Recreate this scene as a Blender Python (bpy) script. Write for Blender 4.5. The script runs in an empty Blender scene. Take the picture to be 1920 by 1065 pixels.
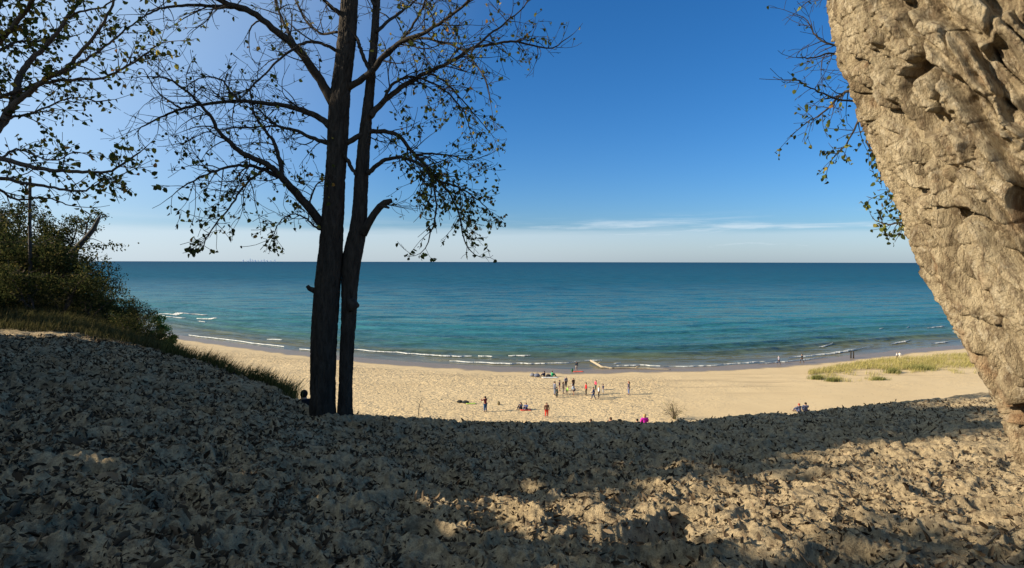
import bpy, bmesh, math, random
import numpy as np
from mathutils import Vector, Matrix, Quaternion

# ------------------------------------------------------------------ basics
F, CX, HY, H, ROLL = 1100.0, 960.0, 491.0, 18.0, 0.002
scene = bpy.context.scene
COL = scene.collection
SUN_AZ, SUN_EL = math.radians(-98), math.radians(25)
TO_SUN = Vector((math.sin(SUN_AZ)*math.cos(SUN_EL), math.cos(SUN_AZ)*math.cos(SUN_EL), math.sin(SUN_EL)))

def P(px, py, Y):
    a, b = (px-CX)/F, -(py-HY)/F
    c, s = math.cos(ROLL), math.sin(ROLL)
    return Vector(((a*c-b*s)*Y, Y, H+(a*s+b*c)*Y))

def link(o, parent=None):
    COL.objects.link(o)
    if parent is not None:
        o.parent = parent
    return o

def tag(o, label=None, cat=None, group=None, kind=None):
    if label: o['label'] = label
    if cat: o['category'] = cat
    if group: o['group'] = group
    if kind: o['kind'] = kind
    return o

def thing(name, loc, label, cat, group=None, rz=0.0):
    o = bpy.data.objects.new(name, None)
    o.empty_display_size = 0.2
    o.location = loc; o.rotation_euler = (0, 0, rz)
    link(o)
    return tag(o, label, cat, group)

def mesh_obj(name, verts, faces, mat, parent=None, smooth=True, origin=None):
    me = bpy.data.meshes.new(name)
    if isinstance(verts, np.ndarray):
        V = verts.astype(np.float32)
        if origin is not None: V = V - np.array(origin, dtype=np.float32)
        if isinstance(faces, np.ndarray):
            k = faces.shape[1]
            me.vertices.add(len(V)); me.vertices.foreach_set('co', V.ravel())
            me.loops.add(faces.size); me.loops.foreach_set('vertex_index', faces.astype(np.int32).ravel())
            me.polygons.add(len(faces))
            me.polygons.foreach_set('loop_start', np.arange(0, faces.size, k, dtype=np.int32))
            me.update(calc_edges=True)
        else:
            me.from_pydata(V.tolist(), [], faces)
    else:
        if origin is not None:
            o3 = Vector(origin); verts = [Vector(v)-o3 for v in verts]
        me.from_pydata(verts, [], faces)
    me.update()
    if smooth:
        me.polygons.foreach_set('use_smooth', np.ones(len(me.polygons), dtype=bool))
    for m in (mat if isinstance(mat, (list, tuple)) else [mat]):
        me.materials.append(m)
    o = bpy.data.objects.new(name, me)
    link(o, parent)
    return o

# ------------------------------------------------------------------ noise
def _h(ix, iy, iz, seed):
    h = (ix.astype(np.int64)*374761393 + iy.astype(np.int64)*668265263 + iz.astype(np.int64)*2147483647*3 + seed*974634611) & 0xFFFFFFFF
    h = ((h ^ (h >> 13))*1274126177) & 0xFFFFFFFF
    h = ((h ^ (h >> 16))*2246822519) & 0xFFFFFFFF
    return h ^ (h >> 15)

_G = np.array([[1,1,0],[-1,1,0],[1,-1,0],[-1,-1,0],[1,0,1],[-1,0,1],[1,0,-1],[-1,0,-1],
               [0,1,1],[0,-1,1],[0,1,-1],[0,-1,-1],[1,1,0],[-1,1,0],[0,-1,1],[0,-1,-1]], dtype=float)

def perlin(x, y, z=None, seed=0):
    x = np.asarray(x, float); y = np.asarray(y, float)
    z = np.zeros_like(x)+0.37 if z is None else np.asarray(z, float)
    ix, iy, iz = np.floor(x), np.floor(y), np.floor(z)
    fx, fy, fz = x-ix, y-iy, z-iz
    u, v, w = [t*t*t*(t*(t*6-15)+10) for t in (fx, fy, fz)]
    out = 0
    for dx in (0, 1):
        for dy in (0, 1):
            for dz in (0, 1):
                g = _G[_h(ix+dx, iy+dy, iz+dz, seed) & 15]
                d = g[..., 0]*(fx-dx)+g[..., 1]*(fy-dy)+g[..., 2]*(fz-dz)
                out = out + d*(u if dx else 1-u)*(v if dy else 1-v)*(w if dz else 1-w)
    return out

def fbm(x, y, z=None, seed=0, octv=4, gain=0.5, ridged=False):
    a, s, t = 1.0, 0, 0
    zz = z
    for k in range(octv):
        n = perlin(x, y, zz, seed+k*17)
        if ridged: n = 1-2*np.abs(n)*1.3
        s = s+a*n; t += a; a *= gain
        x = x*2.03+3.1; y = y*2.03+1.7
        if zz is not None: zz = zz*2.03+5.3
    return s/t

def worley(x, y, z, seed=0):
    ix, iy, iz = np.floor(x), np.floor(y), np.floor(z)
    f1 = np.full(x.shape, 9.0); f2 = np.full(x.shape, 9.0); idn = np.zeros(x.shape)
    for dx in (-1, 0, 1):
        for dy in (-1, 0, 1):
            for dz in (-1, 0, 1):
                h = _h(ix+dx, iy+dy, iz+dz, seed)
                ox, oy, oz = (h & 1023)/1023., ((h >> 10) & 1023)/1023., ((h >> 20) & 1023)/1023.
                d = np.sqrt((ix+dx+ox-x)**2+(iy+dy+oy-y)**2+(iz+dz+oz-z)**2)
                nf = d < f1
                f2 = np.where(nf, f1, np.minimum(f2, d)); f1 = np.where(nf, d, f1)
                idn = np.where(nf, ((h >> 5) & 255)/255., idn)
    return f1, f2, idn

def sstep(a, b, x):
    t = np.clip((x-a)/(b-a), 0, 1)
    return t*t*(3-2*t)

# ------------------------------------------------------------------ materials
class M:
    def __init__(self, name):
        self.m = bpy.data.materials.new(name); self.m.use_nodes = True
        self.t = self.m.node_tree; self.t.nodes.clear()
        self.out = self.t.nodes.new('ShaderNodeOutputMaterial')
    def n(self, typ, **kw):
        nd = self.t.nodes.new('ShaderNode'+typ)
        for k, v in kw.items():
            if k in nd.inputs: self.put(nd.inputs[k], v)
            else: setattr(nd, k, v)
        return nd
    def put(self, sock, v):
        if isinstance(v, bpy.types.NodeSocket): self.t.links.new(v, sock)
        else:
            if isinstance(v, (tuple, list)) and len(v) == 3 and sock.type == 'RGBA': v = (*v, 1)
            sock.default_value = v
    def noise(self, vec, scale, detail=4, rough=0.55, dist=0.0, out='Fac'):
        return self.n('TexNoise', Vector=vec, Scale=scale, Detail=detail, Roughness=rough, Distortion=dist).outputs[out]
    def mix(self, f, a, b, mode='MIX'):
        nd = self.t.nodes.new('ShaderNodeMix'); nd.data_type = 'RGBA'; nd.blend_type = mode
        self.put(nd.inputs[0], f); self.put(nd.inputs[6], a); self.put(nd.inputs[7], b)
        return nd.outputs[2]
    def ramp(self, f, stops):
        nd = self.n('ValToRGB', Fac=f); el = nd.color_ramp.elements
        while len(el) < len(stops): el.new(0.5)
        for e, (p, c) in zip(el, stops):
            e.position = p; e.color = (*c, 1) if not isinstance(c, (int, float)) else (c, c, c, 1)
        return nd.outputs[0]
    def math(self, op, a, b=0.0, clamp=False):
        nd = self.n('Math', operation=op, use_clamp=clamp)
        self.put(nd.inputs[0], a); self.put(nd.inputs[1], b)
        return nd.outputs[0]
    def maprange(self, v, a, b, c=0.0, d=1.0):
        nd = self.n('MapRange'); nd.interpolation_type = 'SMOOTHSTEP'
        for i, x in enumerate((v, a, b, c, d)): self.put(nd.inputs[i], x)
        return nd.outputs[0]
    def coord(self, which='Object'):
        return self.n('TexCoord').outputs[which]
    def scaled(self, vec, s):
        return self.n('Mapping', Vector=vec, Scale=s).outputs[0]
    def bump(self, h, strength=0.5, dist=0.01, normal=None):
        nd = self.n('Bump', Height=h, Strength=strength, Distance=dist)
        if normal is not None: self.put(nd.inputs['Normal'], normal)
        return nd.outputs[0]
    def bsdf(self, color, rough=0.8, normal=None, **kw):
        nd = self.n('BsdfPrincipled'); self.put(nd.inputs['Base Color'], color); self.put(nd.inputs['Roughness'], rough)
        if normal is not None: self.put(nd.inputs['Normal'], normal)
        for k, v in kw.items(): self.put(nd.inputs[k], v)
        return nd.outputs[0]
    def done(self, sh):
        self.t.links.new(sh, self.out.inputs['Surface']); return self.m

def plain(name, c, rough=0.85, var=0.25, scale=30):
    m = M(name); v = m.coord()
    nz = m.noise(v, scale)
    lo = tuple(x*(1-var) for x in c); hi = tuple(min(1, x*(1+var)) for x in c)
    return m.done(m.bsdf(m.ramp(nz, [(0.3, lo), (0.7, hi)]), rough, **{'Specular IOR Level': 0.2}))

def leaf_mat(name, stops, trans=0.35):
    m = M(name)
    rnd = m.n('NewGeometry').outputs['Random Per Island']
    c = m.ramp(rnd, stops)
    d = m.n('BsdfDiffuse', Color=c); t = m.n('BsdfTranslucent', Color=c)
    mx = m.n('MixShader'); m.put(mx.inputs[0], trans); m.put(mx.inputs[1], d.outputs[0]); m.put(mx.inputs[2], t.outputs[0])
    return m.done(mx.outputs[0])

def make_dune_mat():
    m = M('dune_sand'); v = m.coord('Object')
    n1 = m.noise(v, 1.3, 5); n2 = m.noise(v, 14, 6, 0.65); n3 = m.noise(v, 90, 4, 0.7)
    sand = m.ramp(n1, [(0.3, (0.42, 0.315, 0.175)), (0.7, (0.55, 0.42, 0.245))])
    # fine leaf crumbs and humus trodden into the sand
    crumbs = m.ramp(n2, [(0.44, 0), (0.58, 1)])
    crumbs2 = m.ramp(n3, [(0.5, 0), (0.62, 1)])
    sand = m.mix(m.math('MULTIPLY', crumbs, 0.55), sand, (0.115, 0.082, 0.05))
    sand = m.mix(m.math('MULTIPLY', crumbs2, 0.35), sand, (0.09, 0.065, 0.042))
    at = m.n('Attribute', attribute_name='veg').outputs['Fac']
    soil = m.ramp(n2, [(0.3, (0.05, 0.043, 0.022)), (0.7, (0.12, 0.1, 0.05))])
    col = m.mix(at, sand, soil)
    b = m.bump(m.math('ADD', m.math('MULTIPLY', n2, 0.7), m.math('MULTIPLY', n3, 0.4)), 1.0, 0.07)
    return m.done(m.bsdf(col, 0.95, b, **{'Specular IOR Level': 0.1}))

def make_beach_mat():
    m = M('beach_sand'); v = m.coord('Object')
    pos = m.n('NewGeometry').outputs['Position']
    z = m.n('SeparateXYZ', Vector=pos).outputs[2]
    tr = m.n('Attribute', attribute_name='trod').outputs['Fac']
    big = m.noise(v, 0.09, 4); mid = m.noise(v, 0.9, 5, 0.6); fine = m.noise(v, 7, 4, 0.7)
    sand = m.ramp(big, [(0.3, (0.5, 0.365, 0.19)), (0.7, (0.56, 0.415, 0.222))])
    sand = m.mix(m.math('MULTIPLY', m.ramp(mid, [(0.45, 0), (0.75, 1)]), 0.25), sand, (0.43, 0.31, 0.175))
    # strand line litter, drawn out along the shore
    st = m.noise(m.scaled(v, (0.05, 0.6, 1)), 1.0, 5, 0.65)
    band = m.math('MULTIPLY', m.maprange(z, 0.35, 0.6), m.maprange(z, 1.3, 0.8))
    sand = m.mix(m.math('MULTIPLY', m.math('MULTIPLY', m.ramp(st, [(0.52, 0), (0.66, 1)]), band), 0.5), sand, (0.2, 0.135, 0.075))
    # dark spots coloured in for the small shadows of trodden sand
    vo = m.n('TexVoronoi', Vector=v, Scale=1.1, Randomness=1.0)
    spot = m.math('LESS_THAN', vo.outputs['Distance'], 0.085)
    sand = m.mix(m.math('MULTIPLY', spot, 0.7), sand, (0.11, 0.075, 0.045))
    # footprints: dimples
    f1 = m.n('TexVoronoi', Vector=m.scaled(v, (2.1, 1.5, 1)), Scale=1.0, Randomness=1.0).outputs['Distance']
    f2 = m.n('TexVoronoi', Vector=m.scaled(v, (3.6, 2.9, 1)), Scale=1.0, Randomness=1.0).outputs['Distance']
    hgt = m.math('ADD', m.math('MULTIPLY', m.maprange(f1, 0.0, 0.42), 0.7), m.math('MULTIPLY', m.maprange(f2, 0.0, 0.45), 0.35))
    hgt = m.math('MULTIPLY', hgt, m.ramp(m.noise(v, 0.55, 4, 0.65), [(0.38, 0.15), (0.62, 1.0)]))
    hgt = m.math('ADD', hgt, m.math('MULTIPLY', m.noise(v, 2.6, 5, 0.75), 1.5))
    hgt = m.math('ADD', hgt, m.math('MULTIPLY', fine, 0.3))
    hgt = m.math('MULTIPLY', hgt, m.math('ADD', m.math('MULTIPLY', tr, 1.0), 0.07))
    wn = m.noise(v, 0.25, 3)
    wet = m.maprange(m.math('ADD', z, m.math('MULTIPLY', m.math('SUBTRACT', wn, 0.5), 0.22)), 0.34, 0.24)
    col = m.mix(wet, sand, (0.2, 0.15, 0.095))
    rough = m.math('SUBTRACT', 0.95, m.math('MULTIPLY', wet, 0.55))
    def rough_(scale, det, amp):
        c = m.n('TexNoise', Vector=v, Scale=scale, Detail=det, Roughness=0.65).outputs['Color']
        d = m.n('VectorMath', operation='SUBTRACT'); m.put(d.inputs[0], c); d.inputs[1].default_value = (.5, .5, .5)
        e = m.n('VectorMath', operation='SCALE'); m.put(e.inputs[0], d.outputs[0]); m.put(e.inputs['Scale'], amp)
        return e.outputs[0]
    k = m.math('ADD', m.math('MULTIPLY', tr, m.ramp(m.noise(v, 0.35, 4, 0.65), [(0.36, 0.3), (0.62, 1.0)])), 0.04)
    k = m.math('MULTIPLY', k, m.math('SUBTRACT', 1.0, wet))
    s1 = m.n('VectorMath', operation='ADD'); m.put(s1.inputs[0], rough_(2.9, 2, m.math('MULTIPLY', k, 2.7))); m.put(s1.inputs[1], rough_(4.0, 3, m.math('MULTIPLY', k, 1.6)))
    fl = m.n('VectorMath', operation='MULTIPLY'); m.put(fl.inputs[0], s1.outputs[0]); fl.inputs[1].default_value = (1, 1, 0)
    s2 = m.n('VectorMath', operation='ADD'); m.put(s2.inputs[0], m.bump(hgt, 1.0, 0.1)); m.put(s2.inputs[1], fl.outputs[0])
    nn = m.n('VectorMath', operation='NORMALIZE'); m.put(nn.inputs[0], s2.outputs[0])
    return m.done(m.bsdf(col, rough, nn.outputs[0], **{'Specular IOR Level': 0.3}))

def make_water_mat():
    m = M('lake_water'); v = m.coord('Object')
    t = m.n('Attribute', attribute_name='off').outputs['Fac']     # metres offshore
    wob = m.noise(m.scaled(v, (0.006, 0.03, 1)), 1.0, 4, 0.6)
    tt = m.math('MULTIPLY', t, m.math('ADD', 0.6, m.math('MULTIPLY', wob, 0.8)))
    lg = m.math('DIVIDE', m.math('LOGARITHM', m.math('ADD', tt, 3.0), 10.0), 4.2)
    def L(x): return math.log10(x+3)/4.2
    body = m.ramp(lg, [(L(0), (0.17, 0.135, 0.075)), (L(8), (0.115, 0.108, 0.055)), (L(20), (0.045, 0.11, 0.09)),
                       (L(45), (0.03, 0.14, 0.145)), (L(110), (0.02, 0.13, 0.165)), (L(300), (0.011, 0.09, 0.148)),
                       (L(900), (0.0095, 0.076, 0.133)), (L(6000), (0.0085, 0.055, 0.113))])
    streak = m.noise(m.scaled(v, (0.02, 0.11, 1)), 1.0, 6, 0.62)
    body = m.mix(m.math('MULTIPLY', m.ramp(streak, [(0.4, 0), (0.68, 1)]), 0.5), body, (0.006, 0.05, 0.075))
    def wav(sc, scale, det, amp):
        c = m.n('TexNoise', Vector=m.scaled(v, sc), Scale=scale, Detail=det, Roughness=0.6).outputs['Color']
        d = m.n('VectorMath', operation='SUBTRACT'); m.put(d.inputs[0], c); d.inputs[1].default_value = (.5, .5, .5)
        e = m.n('VectorMath', operation='SCALE'); m.put(e.inputs[0], d.outputs[0]); m.put(e.inputs['Scale'], amp)
        return e.outputs[0]
    patch = m.noise(m.scaled(v, (0.004, 0.02, 1)), 1.0, 5, 0.65)
    amp = m.math('ADD', 0.6, m.math('MULTIPLY', m.ramp(patch, [(0.35, 0), (0.7, 1)]), 0.8))
    amp = m.math('MULTIPLY', amp, m.maprange(t, 0.0, 14.0, 0.25, 1.0))
    tot = m.n('VectorMath', operation='ADD'); m.put(tot.inputs[0], wav((0.4, 1, 1), 1.1, 4, m.math('MULTIPLY', amp, 1.0))); m.put(tot.inputs[1], wav((0.35, 1, 1), 0.16, 3, m.math('MULTIPLY', amp, 1.1)))
    flat_ = m.n('VectorMath', operation='MULTIPLY'); m.put(flat_.inputs[0], tot.outputs[0]); flat_.inputs[1].default_value = (1, 1, 0)
    base = m.n('NewGeometry').outputs['Normal']
    sm_ = m.n('VectorMath', operation='ADD'); m.put(sm_.inputs[0], base); m.put(sm_.inputs[1], flat_.outputs[0])
    nn = m.n('VectorMath', operation='NORMALIZE'); m.put(nn.inputs[0], sm_.outputs[0])
    fr = m.n('Fresnel', IOR=1.33); m.put(fr.inputs['Normal'], nn.outputs[0])
    fac = m.math('MINIMUM', m.math('MULTIPLY', fr.outputs[0], 0.6), m.maprange(t, 15, 450, 0.3, 0.07))
    df = m.n('BsdfDiffuse', Color=body); m.put(df.inputs['Normal'], nn.outputs[0])
    gl = m.n('BsdfGlossy', Roughness=0.12); m.put(gl.inputs['Normal'], nn.outputs[0])
    mx = m.n('MixShader'); m.put(mx.inputs[0], fac); m.put(mx.inputs[1], df.outputs[0]); m.put(mx.inputs[2], gl.outputs[0])
    return m.done(mx.outputs[0])

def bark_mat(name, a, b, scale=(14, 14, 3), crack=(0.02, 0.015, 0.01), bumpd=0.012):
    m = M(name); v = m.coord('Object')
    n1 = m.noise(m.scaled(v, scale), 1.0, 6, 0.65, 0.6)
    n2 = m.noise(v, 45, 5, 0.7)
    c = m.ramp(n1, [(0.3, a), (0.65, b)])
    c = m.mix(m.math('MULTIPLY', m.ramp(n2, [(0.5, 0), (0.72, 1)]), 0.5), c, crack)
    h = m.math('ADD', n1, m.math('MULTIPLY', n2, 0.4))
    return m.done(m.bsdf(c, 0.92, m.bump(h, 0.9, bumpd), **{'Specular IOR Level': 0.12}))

def make_big_bark():
    m = M('furrowed_pale_bark'); v = m.coord('Object')
    n1 = m.noise(m.scaled(v, (1, 1, .35)), 9, 5, 0.65, 0.5); n2 = m.noise(m.scaled(v, (1, 1, .4)), 46, 6, 0.72); n3 = m.noise(v, 130, 4, 0.7)
    c = m.ramp(n1, [(0.32, (0.15, 0.108, 0.064)), (0.47, (0.38, 0.295, 0.175)), (0.7, (0.56, 0.455, 0.29))])
    c = m.mix(m.math('MULTIPLY', m.ramp(n2, [(0.48, 0), (0.62, 1)]), 0.75), c, (0.13, 0.086, 0.05))
    c = m.mix(m.math('MULTIPLY', m.ramp(m.noise(m.scaled(v, (1, 1, .5)), 24, 5, 0.7, 1.2), [(0.54, 0), (0.66, 1)]), 0.5), c, (0.6, 0.51, 0.36))
    rust = m.ramp(m.noise(v, 3.1, 4, 0.6, 1.0), [(0.58, 0), (0.72, 1)])
    c = m.mix(m.math('MULTIPLY', rust, 0.45), c, (0.33, 0.16, 0.07))
    lich = m.ramp(m.noise(v, 2.2, 5, 0.65), [(0.6, 0), (0.7, 1)])
    c = m.mix(m.math('MULTIPLY', lich, 0.3), c, (0.33, 0.32, 0.2))
    h = m.math('ADD', m.math('MULTIPLY', n2, 1.0), m.math('MULTIPLY', n3, 0.35))
    return m.done(m.bsdf(c, 0.95, m.bump(h, 1.0, 0.03), **{'Specular IOR Level': 0.1}))

MAT = {}
MAT['dune'] = make_dune_mat(); MAT['beach'] = make_beach_mat(); MAT['water'] = make_water_mat()
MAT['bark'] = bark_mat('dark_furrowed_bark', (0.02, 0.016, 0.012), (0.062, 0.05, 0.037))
MAT['bark2'] = bark_mat('grey_brown_bark', (0.045, 0.035, 0.026), (0.13, 0.1, 0.072))
MAT['deadwood'] = bark_mat('weathered_grey_wood', (0.05, 0.043, 0.036), (0.12, 0.105, 0.088))
MAT['drift'] = bark_mat('bleached_driftwood', (0.25, 0.2, 0.135), (0.42, 0.35, 0.24), (3, 8, 8), (0.2, 0.15, 0.09))
MAT['bigbark'] = make_big_bark()
MAT['leaf_cotton'] = leaf_mat('cottonwood_leaves', [(0.0, (0.03, 0.035, 0.012)), (0.45, (0.06, 0.07, 0.018)), (0.75, (0.13, 0.14, 0.03)), (0.93, (0.3, 0.25, 0.05)), (1, (0.3, 0.14, 0.04))])
MAT['leaf_left'] = leaf_mat('turning_green_leaves', [(0.0, (0.03, 0.04, 0.014)), (0.35, (0.07, 0.09, 0.02)), (0.65, (0.16, 0.16, 0.03)), (0.9, (0.34, 0.25, 0.045)), (1, (0.3, 0.13, 0.035))], 0.55)
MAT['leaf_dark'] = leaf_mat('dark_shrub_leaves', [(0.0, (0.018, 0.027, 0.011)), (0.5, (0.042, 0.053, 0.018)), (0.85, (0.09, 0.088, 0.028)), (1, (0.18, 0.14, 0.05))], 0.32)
MAT['leaf_lit'] = leaf_mat('sun_brightened_yellow_leaves', [(0.0, (0.13, 0.16, 0.03)), (0.6, (0.25, 0.27, 0.055)), (1, (0.42, 0.36, 0.09))], 0.5)  # yellow green, lightened in place of sun that misses the saplings
MAT['leaf_green'] = leaf_mat('sun_brightened_green_leaves', [(0.0, (0.08, 0.18, 0.045)), (0.6, (0.14, 0.27, 0.06)), (1, (0.3, 0.34, 0.09))], 0.5)  # green with the missing sunlight put into the leaf colour
MAT['litter'] = leaf_mat('dead_leaves', [(0.0, (0.035, 0.025, 0.016)), (0.45, (0.08, 0.056, 0.035)), (0.8, (0.15, 0.108, 0.066)), (0.95, (0.28, 0.2, 0.12)), (1, (0.36, 0.27, 0.16))], 0.1)
MAT['grass_dry'] = leaf_mat('dune_grass', [(0.0, (0.2, 0.19, 0.055)), (0.5, (0.33, 0.28, 0.09)), (1, (0.47, 0.38, 0.16))], 0.3)
MAT['grass_green'] = leaf_mat('green_tuft_grass', [(0.0, (0.11, 0.125, 0.04)), (1, (0.27, 0.25, 0.085))], 0.3)
MAT['grass_shade'] = leaf_mat('slope_grass', [(0.0, (0.04, 0.048, 0.016)), (0.6, (0.09, 0.095, 0.03)), (1, (0.18, 0.15, 0.06))], 0.3)
MAT['undergrowth'] = leaf_mat('dark_weeds', [(0.0, (0.035, 0.038, 0.015)), (0.6, (0.085, 0.08, 0.03)), (1, (0.17, 0.135, 0.06))], 0.35)
MAT['twig'] = plain('dry_twigs', (0.1, 0.075, 0.05), 0.9, 0.4)
mf = M('breaker_foam'); MAT['foam'] = mf.done(mf.bsdf(mf.ramp(mf.noise(mf.coord(), 1.5, 5, 0.7), [(0.35, (0.33, 0.33, 0.28)), (0.65, (0.62, 0.61, 0.55))]), 0.8))

# ------------------------------------------------------------------ terrain functions
_cpx = np.array([-1500, -900, -400, 0, 130, 250, 350, 450, 520, 575, 620, 660, 760, 960, 1150, 1250, 1400, 1550, 1700, 1860, 2100, 2600, 3200], float)
_cpy = np.array([560, 580, 605, 624, 632, 650, 674, 704, 733, 768, 782, 786, 791, 796, 795, 791, 782, 768, 752, 733, 705, 690, 680], float)
_cY  = np.array([11, 14, 16, 17, 17, 16.5, 15.5, 14, 13, 11.9, 11.6, 11.7, 12, 12.5, 13, 13.5, 14.5, 16, 17.5, 19, 20, 20, 18], float)
_h2Y = np.array([24, 30, 33, 34, 33, 30, 28, 28, 28, 27, 27, 27, 27, 27.5, 28, 28.5, 29.5, 31, 32.5, 34, 35, 35, 33], float)
_h2p = np.array([330, 380, 430, 492, 545, 632, 690, -1, -1, -1, -1, -1, -1, -1, -1, -1, -1, -1, -1, -1, -1, -1, -1], float)
_cz = H-(_cpy-HY)/F*_cY
_h2z = np.where(_h2p > 0, H-(_h2p-HY)/F*_h2Y, _cz-0.31*(_h2Y-_cY))
_fall = np.where(_h2p > 0, 0.5, 0.305)
_ft = np.linspace(-1500, 3200, 941)
def _sm(a, w=9):
    t = np.interp(_ft, _cpx, a); k = np.hanning(w+2)[1:-1]; k /= k.sum()
    return np.convolve(np.pad(t, w//2, mode='edge'), k, 'valid')
T_cY, T_cz, T_hY, T_hz, T_fl = [_sm(a) for a in (_cY, _cz, _h2Y, _h2z, _fall)]

def dune_base(x, y):
    x = np.asarray(x, float); y = np.asarray(y, float)
    r = np.hypot(x, y)
    a = np.arctan2(x, y)
    lim = math.radians(64)
    ac = np.clip(a, -lim, lim)
    px = CX+F*np.tan(ac)
    g = lambda T: np.interp(px, _ft, T)
    ca = np.cos(ac)
    Yq = r*ca
    cY, cz, hY, hz, fl = g(T_cY), g(T_cz), g(T_hY), g(T_hz), g(T_fl)
    z0 = H-1.62
    t1 = np.clip(Yq/cY, 0, 1)
    zA = z0+(cz-z0)*t1
    t2 = np.clip((Yq-cY)/(hY-cY), 0, 1)
    w = np.clip((hz-cz+3)/3, 0, 1)                # rising hill: smooth start; falling face: straight
    t2s = (1-w)*t2+w*t2*t2*(3-2*t2)
    zB = cz+(hz-cz)*t2s
    zC = hz-fl*(Yq-hY)
    z = np.where(Yq < cY, zA, np.where(Yq < hY, zB, zC))
    # behind and to the far sides the dune top carries on level and rises gently to the left
    back = sstep(math.radians(55), math.radians(95), np.abs(a))
    zb = z0+np.where(a < 0, 0.17, -0.02)*np.clip(r-2, 0, 40)
    z = z*(1-back)+zb*back
    return z

def dune_z(x, y, detail=True):
    x = np.asarray(x, float); y = np.asarray(y, float)
    z = dune_base(x, y)
    r = np.hypot(x, y)
    k = 1-0.6*sstep(14, 26, r)
    z = z+0.10*k*fbm(x*0.55, y*0.55, seed=3, octv=2)
    wx = x+0.16*perlin(x*2.1, y*2.1, seed=40); wy = y+0.16*perlin(x*2.1, y*2.1, seed=41)
    z = z+0.16*k*(1-np.abs(perlin(wx*1.5, wy*1.8, seed=5))*2)-0.12*k     # trodden hummocks
    z = z+0.075*k*(0.6-np.abs(perlin(wx*3.4, wy*4.0, seed=6))*2)
    if detail:
        z = z+0.035*k*np.abs(perlin(wx*8, wy*9, seed=9))+0.03*k*fbm(wx*13, wy*15, seed=10, octv=2, gain=0.7)*1.6
        z = z+0.017*k*perlin(x*22, y*22, seed=12)
    return z

def gz(x, y): return float(dune_z(np.array([x]), np.array([y]))[0])

# shoreline in world units, from the water's edge
_sp = [(150, 592), (330, 628), (450, 645), (580, 660), (700, 674), (850, 684), (960, 690), (1080, 692), (1250, 690), (1400, 684), (1520, 675), (1620, 664), (1700, 655), (1830, 645), (2000, 634)]
_sx, _sy = [], []
for px, py in _sp:
    dy = (py-HY)-ROLL*(px-CX); Y = F*H/dy
    _sx.append((px-CX)/F*Y); _sy.append(Y)
_sx = np.array([-900]+_sx+[900]); _sy = np.array([_sy[0]+170]+_sy+[_sy[-1]+110])
_fx = np.linspace(-900, 900, 1801)
_fy = np.interp(_fx, _sx, _sy); _kk = np.hanning(27); _kk /= _kk.sum()
_fy = np.convolve(np.pad(_fy, 13, mode='edge'), _kk, 'valid')
def shoreY(x): return np.interp(x, _fx, _fy)

def beach_z(x, y):
    x = np.asarray(x, float); y = np.asarray(y, float)
    t = (shoreY(x)-y)
    t = t+0.9*perlin(x*0.11, y*0+1.3, seed=77)+0.5*perlin(x*0.31, y*0+1.3, seed=78)
    z = np.where(t < 0, 0.055*t, np.where(t < 14, 0.05*t, 0.7+0.034*(t-14)))
    z = np.clip(z, -5, 2.3+0.004*t)
    z = z+0.10*sstep(8, 20, t)*fbm(x*0.12, y*0.16, seed=21, octv=3)
    return z
def bz(x, y): return float(beach_z(np.array([x]), np.array([y]))[0])

def on_beach(px, py):
    Y = 70.0
    for _ in range(40):
        p = P(px, py, 1.0); k = H-p.z
        z = bz((p.x)*Y, Y)
        Y = 0.5*Y+0.5*(H-z)/k
    return Vector((p.x*Y, Y, bz(p.x*Y, Y)))

# ------------------------------------------------------------------ dune mesh
aa = np.concatenate([np.radians(np.linspace(-165, -46, 110))[:-1], np.radians(np.linspace(-46, 46, 900)), np.radians(np.linspace(46, 120, 60))[1:]])
rr = np.concatenate([np.linspace(0.4, 2.6, 40)[:-1], np.geomspace(2.6, 22, 560), np.geomspace(22, 75, 110)[1:]])
A, R = np.meshgrid(aa, rr, indexing='ij')
X, Yv = R*np.sin(A), R*np.cos(A)
Z = dune_z(X.ravel(), Yv.ravel()).reshape(X.shape)
na, nr = X.shape
idx = np.arange(na*nr).reshape(na, nr)
faces = np.stack([idx[:-1, :-1], idx[1:, :-1], idx[1:, 1:], idx[:-1, 1:]], -1).reshape(-1, 4)[:, ::-1]
dune = mesh_obj('dune', np.stack([X, Yv, Z], -1).reshape(-1, 3), faces, MAT['dune'])
tag(dune, kind='structure')
def veg_amount(x, y):
    a = np.arctan2(x, y); px = CX+F*np.tan(np.clip(a, -1.1, 1.1))
    cY = np.interp(px, _ft, T_cY); Yq = np.hypot(x, y)*np.cos(np.clip(a, -1.1, 1.1))
    side = sstep(470, 300, px)
    v = side*sstep(-0.6, 1.6, Yq-cY+0.9*perlin(x*0.5, y*0.5, seed=60))
    return v
at = dune.data.attributes.new('veg', 'FLOAT', 'POINT')
at.data.foreach_set('value', veg_amount(X.ravel(), Yv.ravel()).astype(np.float32))

# ------------------------------------------------------------------ beach mesh
xs = np.concatenate([-np.geomspace(130, 900, 30)[::-1][:-1], np.linspace(-130, 150, 420), np.geomspace(150, 900, 30)[1:]])
ts = np.concatenate([-np.geomspace(1, 91, 14)[::-1]+1, np.linspace(0.4, 75, 190), np.linspace(80, 130, 12)])
XX, TT = np.meshgrid(xs, ts, indexing='ij')
YY = shoreY(XX)-TT
ZZ = beach_z(XX.ravel(), YY.ravel()).reshape(XX.shape)
na, nr = XX.shape; idx = np.arange(na*nr).reshape(na, nr)
faces = np.stack([idx[:-1, :-1], idx[1:, :-1], idx[1:, 1:], idx[:-1, 1:]], -1).reshape(-1, 4)[:, ::-1]
beach = mesh_obj('beach', np.stack([XX, YY, ZZ], -1).reshape(-1, 3), faces, MAT['beach'])
tag(beach, kind='structure')
spx = CX+F*XX/np.maximum(YY, 20)
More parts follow.
